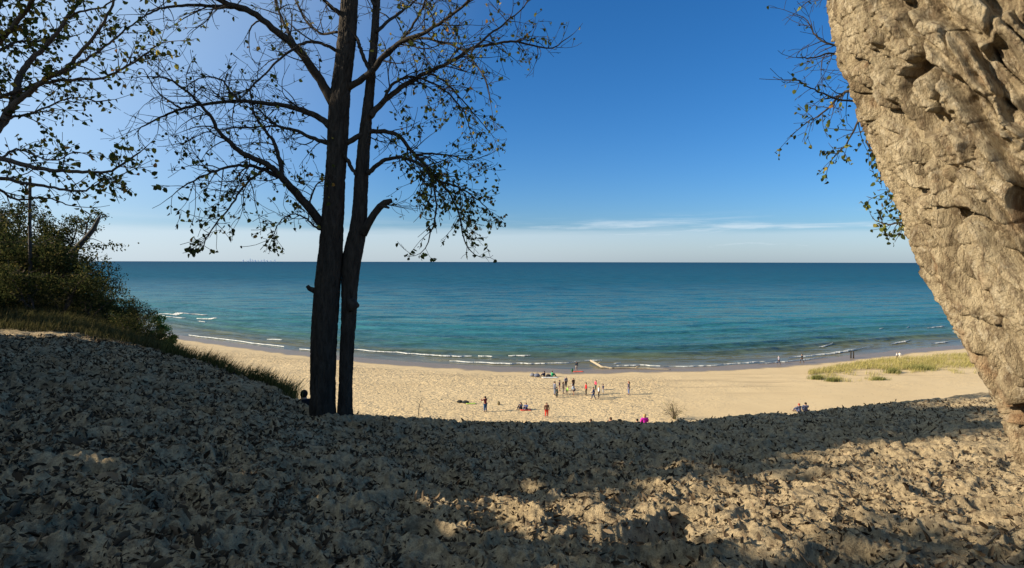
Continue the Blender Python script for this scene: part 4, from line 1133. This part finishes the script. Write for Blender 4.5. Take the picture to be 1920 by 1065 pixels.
def person(loc, height, pose, yaw, top, pants, hair, label, group=None, longhair=False, shorts=False, coat=False, skirt=False, shoe=(0.03, 0.03, 0.035), hat=None):
    o = thing('person', loc, label, 'person', group, yaw)
    s = height/1.72; o.scale = (1.18*s, 1.02*s, s)
    J = pose_joints(pose)
    nm = ['pel', 'waist', 'chest', 'neck', 'head', 'crown']
    rad = {'pel': .085, 'waist': .08, 'chest': .095, 'neck': .052, 'head': (.078, .092), 'crown': (.062, .07), 'hip': .082, 'knee': .055, 'ank': .037, 'toe': .035, 'sho': .055, 'elb': .04, 'wri': .027}
    jo, ed, ix = [], [], {}
    def addj(k, r): ix[k] = len(jo); jo.append((J[k], r))
    for k in nm: addj(k, rad[k])
    ed += [(i, i+1) for i in range(5)]
    for k in 'lr':
        for b in ('hip', 'knee', 'ank', 'toe', 'sho', 'elb', 'wri'): addj(b+k, rad[b])
        ed += [(0, ix['hip'+k]), (ix['hip'+k], ix['knee'+k]), (ix['knee'+k], ix['ank'+k]), (ix['ank'+k], ix['toe'+k]), (2, ix['sho'+k]), (ix['sho'+k], ix['elb'+k]), (ix['elb'+k], ix['wri'+k])]
        d = (J['wri'+k]-J['elb'+k]).normalized(); side = d.cross(V3(1, 0, 0)).normalized() if abs(d.x) < .9 else V3(0, 1, 0)
        pal = J['wri'+k]+d*.055; J['pal'+k] = pal; addj('pal'+k, (.034, .018)); ed.append((ix['wri'+k], ix['pal'+k]))
        sg = -1 if k == 'l' else 1
        curl = V3(-sg*.3, .1, 0)
        for fi, (off, ln) in enumerate([(-.028, .06), (-.009, .072), (.01, .068), (.027, .055)]):
            a = pal+side*off+d*.035; b = a+(d+curl).normalized()*ln*.55; c = b+(d+curl*2.4).normalized()*ln*.5
            i0 = len(jo); jo.extend([(a, .0095), (b, .0088), (c, .0075)]); ed += [(ix['pal'+k], i0), (i0, i0+1), (i0+1, i0+2)]
        a = pal+side*-.036-d*.012; b = a+(d*.7-side).normalized()*.038; c = b+(d+curl*.6).normalized()*.03
        i0 = len(jo); jo.extend([(a, .0115), (b, .01), (c, .008)]); ed += [(ix['pal'+k], i0), (i0, i0+1), (i0+1, i0+2)]
    hd = (J['crown']-J['head']).normalized(); fw = V3(1, 0, 0).cross(hd); fw = -fw if fw.y < 0 else fw
    i0 = len(jo); jo.append((J['head']+fw*.09+hd*-.005, .016)); ed.append((ix['head'], i0))       # nose
    for sg in (-1, 1): i0 = len(jo); jo.append((J['head']+V3(.082*sg, 0, 0), (.012, .022))); ed.append((ix['head'], i0))
    skin_mesh('body', jo, ed, cmat(SKIN, 'skin'), o)
    # eyes and mouth
    mb = MB()
    for sg in (-1, 1):
        mb = MB(); mb.ball(J['head']+fw*.1+hd*.02+V3(.03*sg, 0, 0), (.009, .006, .007), 8, 6); mb.build('eye', cmat((.03, .02, .02), 'eye_brown'), o)
    mb = MB(); mb.ball(J['head']+fw*.096-hd*.045, (.022, .006, .006), 8, 6); mb.build('mouth', cmat((.22, .08, .06), 'lip'), o)
    # top
    jo, ed = [], []
    jo.append((J['waist'], .12)); jo.append((J['chest'], .137)); jo.append((J['chest'].lerp(J['neck'], .75), .08))
    hem = J['pel']+(V3(0, 0, -.28) if coat else V3(0, 0, -.02)); jo.append((hem if pose != 'sit' else J['pel'], (.125) if not coat else (.14)))
    ed += [(0, 1), (1, 2), (0, 3)]
    for k in 'lr':
        b = len(jo); jo += [(J['sho'+k], .066), (J['elb'+k], .054), (J['elb'+k].lerp(J['wri'+k], .9), .042)]; ed += [(1, b), (b, b+1), (b+1, b+2)]
    skin_mesh('jacket' if coat else 'top', jo, ed, cmat(top, 'cloth_top'), o)
    # trousers / shorts / skirt
    jo = [(J['pel']+V3(0, 0, .05), .115)]; ed = []
    for k in 'lr':
        b = len(jo)
        if shorts: jo += [(J['hip'+k], .1), (J['hip'+k].lerp(J['knee'+k], .85), .08)]; ed += [(0, b), (b, b+1)]
        else:
            w = 1.5 if skirt else 1.0
            jo += [(J['hip'+k], .096), (J['knee'+k], .07*w), (J['knee'+k].lerp(J['ank'+k], .93), .055*w)]; ed += [(0, b), (b, b+1), (b+1, b+2)]
    skin_mesh('shorts' if shorts else 'trousers', jo, ed, cmat(pants, 'cloth_legs'), o)
    # hair
    mb = MB(); c = J['head'].lerp(J['crown'], .4)-fw*.03
    mb.ball(c, (.1, .108, .125), 14, 9, .06, 3)
    if longhair: mb.tube([c-fw*.05, J['neck']-fw*.085+V3(0, 0, .03), J['neck'].lerp(J['chest'], .7)-fw*.115], [.085, .085, .05], 10)
    mb.build('hair', cmat(hair, 'hair'), o)
    if hat:
        mb = MB(); mb.ball(c+hd*.03, (.106, .116, .09), 14, 8); mb.build('cap', cmat(hat, 'cap'), o)
    for k in 'lr':
        mb = MB(); a, t = J['ank'+k], J['toe'+k]; d = (t-a); 
        mb.tube([a+V3(0, -.05, -.05), a.lerp(t, .3)+V3(0, 0, -.035), a.lerp(t, .75)+V3(0, 0, -.005), t+d*.18], [.035, .048, .045, .02], 8)
        mb.build('shoe', cmat(shoe, 'shoe'), o)
    return o

BRN, BLK, BLD, RED_H, GRY_H = (.07, .04, .022), (.015, .012, .01), (.4, .27, .11), (.22, .07, .03), (.3, .28, .26)
def beach_person(px, py, hpx, pose, yaw, *a, **k):
    p = on_beach(px, py); h = hpx/F*p.y
    if pose == 'sit': h = h/0.9*1.72
    elif pose == 'bend': h = h*1.2
    h = max(1.15, min(1.9, h))
    return person((p.x, p.y, p.z), h, pose, math.radians(yaw), *a, **k)
GR = 'people standing together on the beach'
beach_person(910, 772, 29, 'photo', 40, (.13, .025, .03), (.03, .09, .2), BLK, 'person in a maroon top and blue jeans raising both arms alone on the sand')
beach_person(977, 767, 12.5, 'sit', 140, (.03, .035, .06), (.03, .03, .04), BLK, 'person in dark clothes sitting on the sand, left of two sitters', longhair=True)
beach_person(987, 768, 12.5, 'sit', 150, (.07, .1, .22), (.05, .06, .12), BRN, 'person in a blue top sitting on the sand, right of two sitters')
beach_person(1025, 782, 27, 'stand', 190, (.13, .06, .04), (.72, .06, .035), BRN, 'person with long brown hair in bright red trousers standing near the dune edge', longhair=True)
beach_person(1021, 706, 10, 'sit', 60, (.03, .04, .08), (.03, .03, .04), BLK, 'person in navy sitting on the sand facing the person in green')
beach_person(1035, 706, 10, 'sit', -60, (.02, .3, .13), (.02, .2, .12), BRN, 'person in a bright green jacket sitting on the sand near the water')
beach_person(1081, 694, 16, 'stand', 10, (.035, .05, .07), (.4, .38, .36), BLK, 'person in a dark top and pale shorts standing at the water edge by the log', shorts=True)
beach_person(1040, 741, 26, 'stand', -70, (.14, .15, .19), (.15, .16, .2), BRN, 'tall person in a long grey coat at the left of the beach group', GR, coat=True)
beach_person(1044, 745, 19, 'stand', -60, (.02, .035, .035), (.02, .03, .03), BLK, 'small person in black in front of the tall grey coat', GR)
beach_person(1049, 733, 20, 'hips', -100, (.055, .03, .06), (.3, .18, .14), BLK, 'person in a dark purple top with bare legs and hands on hips', GR, shorts=True)
beach_person(1056, 738, 22, 'stand', -80, (.07, .055, .045), (.12, .11, .11), BRN, 'person with long brown hair in brown top left of the lime shirt', GR, longhair=True)
beach_person(1061, 725, 19, 'stand', -150, (.2, .2, .24), (.02, .02, .03), GRY_H, 'person in a grey shirt and black trousers at the back of the group', GR)
beach_person(1063, 741, 17, 'stoop', -90, (.35, .72, .1), (.03, .03, .04), BLD, 'person in a lime green shirt stooping with black shorts', GR, shorts=True)
beach_person(1075, 727, 18, 'stand', -150, (.06, .035, .03), (.04, .03, .04), BRN, 'person in a dark brown top behind the pale blue shirt', GR)
beach_person(1076, 741, 19, 'bend', 90, (.3, .36, .45), (.04, .025, .05), GRY_H, 'person in a pale blue shirt bending forward in the group', GR, shorts=True)
beach_person(1099, 741, 24, 'stand', 90, (.68, .025, .03), (.015, .015, .02), BRN, 'person in a bright red jacket and black trousers amid the group', GR, coat=False)
beach_person(1117, 731, 19, 'stand', 110, (.62, .07, .13), (.025, .05, .05), BRN, 'person in a pink red top with long hair at the back right of the group', GR, longhair=True)
beach_person(1113, 749, 23, 'walk', 75, (.025, .045, .12), (.02, .04, .1), BLK, 'person in dark blue jacket and trousers at the front right of the group', GR)
beach_person(1123, 746, 23, 'wide', 80, (.72, .7, .64), (.015, .015, .018), BLD, 'person in a white top and black trousers with legs apart', GR)
beach_person(1131, 738, 18, 'stand', 100, (.035, .035, .07), (.3, .3, .3), BLK, 'person in a navy top and grey trousers at the right of the group', GR)
beach_person(1179, 740, 25, 'stand', 90, (.05, .045, .07), (.09, .13, .27), RED_H, 'person with red hair in a dark top and jeans standing apart right of the group', longhair=True)
beach_person(1460, 683, 15.5, 'walk', -80, (.22, .21, .25), (.02, .025, .05), GRY_H, 'walker in a grey top and navy trousers along the waterline', 'walkers along the waterline')
beach_person(1504, 680, 16, 'walk', 85, (.015, .015, .018), (.02, .02, .025), BLK, 'walker all in black striding along the waterline', 'walkers along the waterline')
beach_person(1682, 673, 11, 'stand', 20, (.8, .78, .74), (.12, .08, .05), BLD, 'small person in a white top beyond the dune grass, left of two', 'pair beyond the grass')
beach_person(1687, 673, 12.5, 'stand', -20, (.8, .76, .68), (.7, .62, .5), BLD, 'small person all in cream white beyond the dune grass, right of two', 'pair beyond the grass')
beach_person(1499, 773.5, 16, 'sit', 20, (.06, .075, .13), (.05, .06, .11), RED_H, 'person in a blue jacket and red cap sitting at the dune foot, left of two', hat=(.35, .06, .04), coat=True)
beach_person(1511, 772.5, 17, 'sit', -10, (.06, .07, .12), (.04, .05, .09), BLK, 'dark haired person in a blue jacket sitting at the dune foot, right of two', coat=True)
def face_person(px, head_py, height, *a, **k):
    # someone standing low on the dune face, as far down as lets the head show that much over the crest
    best = None
    for Y in np.arange(44, 60, 0.25):
        c = P(px, head_py, float(Y)); g_ = max(gz(c.x, c.y), bz(c.x, c.y)); e = abs(g_+height-c.z)
        if best is None or e < best[0]: best = (e, c, g_)
    c = best[1]
    return person((c.x, c.y, best[2]-.02), height, 'fold', *a, **k)
face_person(1209, 776, 1.75, 0.2, (.45, .012, .3), (.05, .04, .06), BLD, 'person in a magenta jacket with fair hair peeping over the dune edge', coat=True)
face_person(1145, 782, 1.7, -.2, (.08, .05, .035), (.05, .04, .04), BRN, 'brown haired head showing over the dune edge left of the magenta jacket')
face_person(1195, 785, 1.6, 0, (.05, .05, .03), (.05, .04, .04), BLK, 'dark head just showing beside the magenta jacket')
face_person(1108, 785, 1.6, 0, (.09, .06, .04), (.05, .04, .04), BRN, 'top of a brown head at the dune edge, leftmost of the four')
c = P(571, HY, 16.5); person((c.x, c.y, gz(c.x, c.y)-.05), 1.55, 'sit', .5, (.012, .013, .016), (.015, .015, .018), BLK, 'person in black sitting half hidden behind the twin trunk')

# ------------------------------------------------------------------ things lying on the beach
def lump(px, py, w, d, h, color, name, label, cat, seed=0, group=None, strap=False):
    p = on_beach(px, py)
    o = thing(name, (p.x, p.y, p.z), label, cat, group)
    mb = MB(); mb.ball((0, 0, h*.42), (w/2, d/2, h*.55), 16, 10, .16, seed); mb.build('bag_body', cmat(color, 'canvas'), o)
    mb = MB(); mb.tube([Vector((-w*.25, 0, h*.85)), Vector((-w*.12, 0, h*1.15)), Vector((w*.12, 0, h*1.15)), Vector((w*.25, 0, h*.85))], [.02]*4, 6); mb.build('handle', cmat(tuple(x*.6 for x in color), 'strap'), o)
    return o
def cloth(px, py, w, d, color, label, name='beach_towel', cat='towel', seed=0, rz=0.2):
    p = on_beach(px, py); n, m = 14, 10; vs, fs = [], []; rn = random.Random(seed)
    for i in range(n):
        for j in range(m):
            x, y = (i/(n-1)-.5)*w, (j/(m-1)-.5)*d
            c, s = math.cos(rz), math.sin(rz); X_, Y_ = x*c-y*s, x*s+y*c
            vs.append(Vector((X_, Y_, bz(p.x+X_, p.y+Y_)-p.z+.03+.05*rn.random())))
    for i in range(n-1):
        for j in range(m-1): fs.append((i*m+j, (i+1)*m+j, (i+1)*m+j+1, i*m+j+1))
    o = mesh_obj(name, vs, fs, cmat(color, 'towel_cloth')); o.location = p; o.modifiers.new('t', 'SOLIDIFY').thickness = .02
    return tag(o, label, cat)
lump(998, 706, .8, .6, .5, (.2, .2, .22), 'beach_bag', 'grey bag heaped left of the seated people near the water', 'bag', 1)
lump(1007, 707, .9, .7, .55, (.13, .14, .18), 'beach_bag', 'blue grey bag beside the navy sitter near the water', 'bag', 2)
lump(1028, 707, .8, .6, .45, (.02, .022, .03), 'beach_bag', 'black bag between the navy and green sitters', 'bag', 3)
lump(1073, 697, .35, .3, .5, (.02, .1, .04), 'beach_bag', 'small dark green bag at the water edge near the log', 'bag', 4)
cloth(1084, 697, 1.7, 1.0, (.62, .1, .06), 'orange red towel on the sand at the feet of the waterline figure', seed=4)
cloth(1031, 708.5, 2.4, 1.1, (.55, .52, .45), 'pale towel under the seated person in green', seed=5)
lump(862, 755, .7, .5, .3, (.02, .022, .02), 'beach_bag', 'black bag at the left end of the row lying on the sand', 'bag', 5)
lump(873, 756, .9, .5, .3, (.025, .03, .03), 'beach_bag', 'black bag in the row lying left of the maroon figure', 'bag', 6)
cloth(883, 757, 1.1, .6, (.38, .5, .1), 'lime green towel at the right of the row of black bags', seed=6)
lump(935, 759, .35, .3, .4, (.16, .13, .07), 'beach_bag', 'small tan bag standing alone on the sand right of the maroon figure', 'bag', 7)
cloth(986, 769.5, 1.2, .5, (.6, .08, .05), 'red towel under the two sitters in the middle of the sand', seed=8)
# stick planted in the sand
p = on_beach(1146, 719); o = thing('stick', (p.x, p.y, p.z), 'thin slanting stick planted in the sand right of the beach group', 'stick')
mb = MB(); mb.tube([Vector((0, 0, -.1)), Vector((.15, 0, .4)), Vector((.33, 0, .75))], [.03, .025, .015], 6); mb.build('shaft', MAT['twig'], o)
# drift logs
def log(pts, rad, label, seed):
    p0 = on_beach(*pts[0][:2]); o = thing('driftwood_log', p0, label, 'log'); q = []
    for px, py, up in pts: w = on_beach(px, py); q.append(Vector((w.x, w.y, max(w.z, -.1)+up))-p0)
    rn = random.Random(seed); fine, rr_ = [], []
    for i in range(len(q)-1):
        for k in range(6): t = k/6; fine.append(q[i].lerp(q[i+1], t)+rand_unit(rn)*.025); rr_.append((rad[i]+(rad[i+1]-rad[i])*t)*rn.uniform(.9, 1.08))
    fine.append(q[-1]); rr_.append(rad[-1])
    mb = MB(); mb.tube(fine, rr_, 12); mb.build('trunk', MAT['drift'], o)
    mb = MB(); mb.tube([fine[8], fine[8]+Vector((.3, -.2, .35)), fine[8]+Vector((.55, -.3, .5))], [.07, .05, .02], 7); mb.build('branch_stub', MAT['drift'], o)
    return o
log([(1107, 684, .55), (1116, 687, .5), (1128, 690.5, .25), (1150, 691.5, .12)], [.16, .22, .2, .09], 'thick pale driftwood log jutting up at the water edge', 1)
log([(1142, 691.5, .1), (1180, 691, .12), (1215, 692, .1), (1258, 694, .08)], [.08, .1, .08, .04], 'long thin driftwood pole lying flat along the waterline', 2)
# pair of dark posts
for px, py, lab in ((1595.3, 671.5, 'dark wooden post by the waterline, left of the pair'), (1600.2, 671.8, 'dark wooden post by the waterline, right of the pair')):
    p = on_beach(px, py); o = thing('wooden_post', (p.x, p.y, p.z), lab, 'post', 'posts by the waterline')
    hh = 13.5/F*p.y
    mb = MB(); mb.tube([Vector((0, 0, -.3)), Vector((.01, 0, hh*.5)), Vector((0, 0, hh-.05)), Vector((0, 0, hh))], [.12, .115, .11, .06], 10); mb.build('shaft', cmat((.03, .025, .02), 'tarred_wood'), o)
    mb = MB(); mb.tube([Vector((0, -.12, hh*.75)), Vector((0, .14, hh*.76))], [.03, .03], 6); mb.build('bolt', cmat((.05, .05, .05), 'iron'), o)
# far city on the horizon
rn = random.Random(9)
for k, (px, w, hpx) in enumerate([(456, 2, 3.2), (464, 2.5, 2.2), (469, 1.6, 5.2), (473, 2.2, 3.4), (478, 3, 2.4), (484, 2, 2.0), (490, 2.4, 2.6), (495, 1.8, 4.0), (500, 2.6, 2.4), (507, 2, 2.0), (515, 1.6, 3.6)]):
    Yc = 30000; p = P(px, HY, Yc); wm = w/F*Yc; hm = hpx/F*Yc+20
    o = thing('skyscraper', (p.x, Yc, 0), 'tiny pale tower of the far city skyline on the horizon', 'skyscraper', 'far city skyline on the horizon')
    mb = MB(); mb.box((0, 0, hm*.4-10), (wm, wm, hm*.8+20)); mb.box((0, 0, hm*.9), (wm*.6, wm*.6, hm*.2-.5)); mb.tube([Vector((0, 0, hm)), Vector((0, 0, hm*1.12))], [wm*.08, wm*.03], 6)
    mb.build('tower', cmat((.7, .77, .84), 'haze_tinted_tower'), o, smooth=False)  # no air haze is built; its pale blue is put into the tower colour

# ------------------------------------------------------------------ world, sun, camera
w = bpy.data.worlds.new('World'); scene.world = w; w.use_nodes = True
t = w.node_tree; t.nodes.clear()
out = t.nodes.new('ShaderNodeOutputWorld'); bg = t.nodes.new('ShaderNodeBackground')
sky = t.nodes.new('ShaderNodeTexSky'); sky.sky_type = 'NISHITA'; sky.sun_disc = False
sky.sun_elevation = SUN_EL; sky.sun_rotation = SUN_AZ; sky.altitude = 800; sky.air_density = 1.0; sky.dust_density = 1.8; sky.ozone_density = 7.0
def wn(tp, **k):
    nd = t.nodes.new('ShaderNode'+tp)
    for a, b in k.items():
        if a in nd.inputs:
            if isinstance(b, bpy.types.NodeSocket): t.links.new(b, nd.inputs[a])
            else: nd.inputs[a].default_value = b
        else: setattr(nd, a, b)
    return nd
def wmath(op, a, b=0.0, clamp=False):
    nd = wn('Math', operation=op, use_clamp=clamp)
    for i, x in enumerate((a, b)):
        if isinstance(x, bpy.types.NodeSocket): t.links.new(x, nd.inputs[i])
        else: nd.inputs[i].default_value = x
    return nd.outputs[0]
def wmr(v, a, b, c=0.0, d=1.0):
    nd = wn('MapRange'); nd.interpolation_type = 'SMOOTHSTEP'
    for i, x in enumerate((v, a, b, c, d)):
        if isinstance(x, bpy.types.NodeSocket): t.links.new(x, nd.inputs[i])
        else: nd.inputs[i].default_value = x
    return nd.outputs[0]
tc = wn('TexCoord').outputs['Generated']
sep = wn('SeparateXYZ', Vector=tc)
z = sep.outputs[2]; xx = sep.outputs[0]
n1 = wn('TexNoise', Vector=wn('Mapping', Vector=tc, Scale=(2.2, 2.2, 26)).outputs[0], Scale=1.0, Detail=6, Roughness=0.55).outputs['Fac']
n2 = wn('TexNoise', Vector=wn('Mapping', Vector=tc, Scale=(5, 5, 70), Location=(3, 1, 2)).outputs[0], Scale=1.0, Detail=7, Roughness=0.6, Distortion=0.4).outputs['Fac']
edge_ = wmath('ADD', 0.048, wmath('MULTIPLY', wmath('SUBTRACT', n1, 0.5), 0.035))
layer = wmr(z, wmath('ADD', edge_, 0.012), wmath('SUBTRACT', edge_, 0.006))
layer = wmath('MULTIPLY', layer, wmr(xx, 0.4, -0.1, 0.5, 0.74))
wisp = wmath('MULTIPLY', wmr(n2, 0.42, 0.66), wmath('MULTIPLY', wmr(z, 0.008, 0.025), wmr(z, 0.085, 0.055)))
wisp = wmath('MULTIPLY', wisp, wmr(xx, -0.2, 0.2, 0.2, 0.85))
cl_ = wmath('MAXIMUM', layer, wisp)
hue = wn('HueSaturation', Color=sky.outputs[0], Hue=0.501, Saturation=1.17, Value=1.0).outputs[0]
dt = t.nodes.new('ShaderNodeVectorMath'); dt.operation = 'DOT_PRODUCT'; t.links.new(tc, dt.inputs[0]); dt.inputs[1].default_value = TO_SUN
glow = t.nodes.new('ShaderNodeMix'); glow.data_type = 'RGBA'          # milky glare round the low sun
t.links.new(wmr(dt.outputs['Value'], 0.0, 0.85, 0.0, 0.75), glow.inputs[0]); t.links.new(hue, glow.inputs[6]); glow.inputs[7].default_value = (4.4, 5.6, 6.6, 1)
mx = t.nodes.new('ShaderNodeMix'); mx.data_type = 'RGBA'
t.links.new(wmath('MULTIPLY', cl_, 0.75), mx.inputs[0]); t.links.new(glow.outputs[2], mx.inputs[6]); mx.inputs[7].default_value = (5.0, 5.75, 6.3, 1)
t.links.new(mx.outputs[2], bg.inputs[0]); bg.inputs[1].default_value = 0.08
t.links.new(bg.outputs[0], out.inputs[0])

sl = bpy.data.lights.new('sun', 'SUN'); sl.energy = 4.8; sl.angle = math.radians(0.53); sl.color = (1.0, 0.89, 0.72)
so = bpy.data.objects.new('sun', sl); link(so)
so.rotation_euler = TO_SUN.to_track_quat('Z', 'Y').to_euler(); so.location = (-40, -6, 50)

cd = bpy.data.cameras.new('camera'); cam = bpy.data.objects.new('camera', cd); link(cam)
cam.location = (0, 0, H); cam.rotation_euler = (math.pi/2, -ROLL, 0)
cd.sensor_width = 36; cd.sensor_fit = 'HORIZONTAL'; cd.lens = 36*F/1920
cd.shift_y = -(1065/2-HY)/1920
cd.clip_start = 0.05; cd.clip_end = 120000
scene.camera = cam
vs_ = scene.view_settings
vs_.view_transform = 'Standard'; vs_.look = 'None'; vs_.gamma = 1; vs_.exposure = 0.9; vs_.use_curve_mapping = False
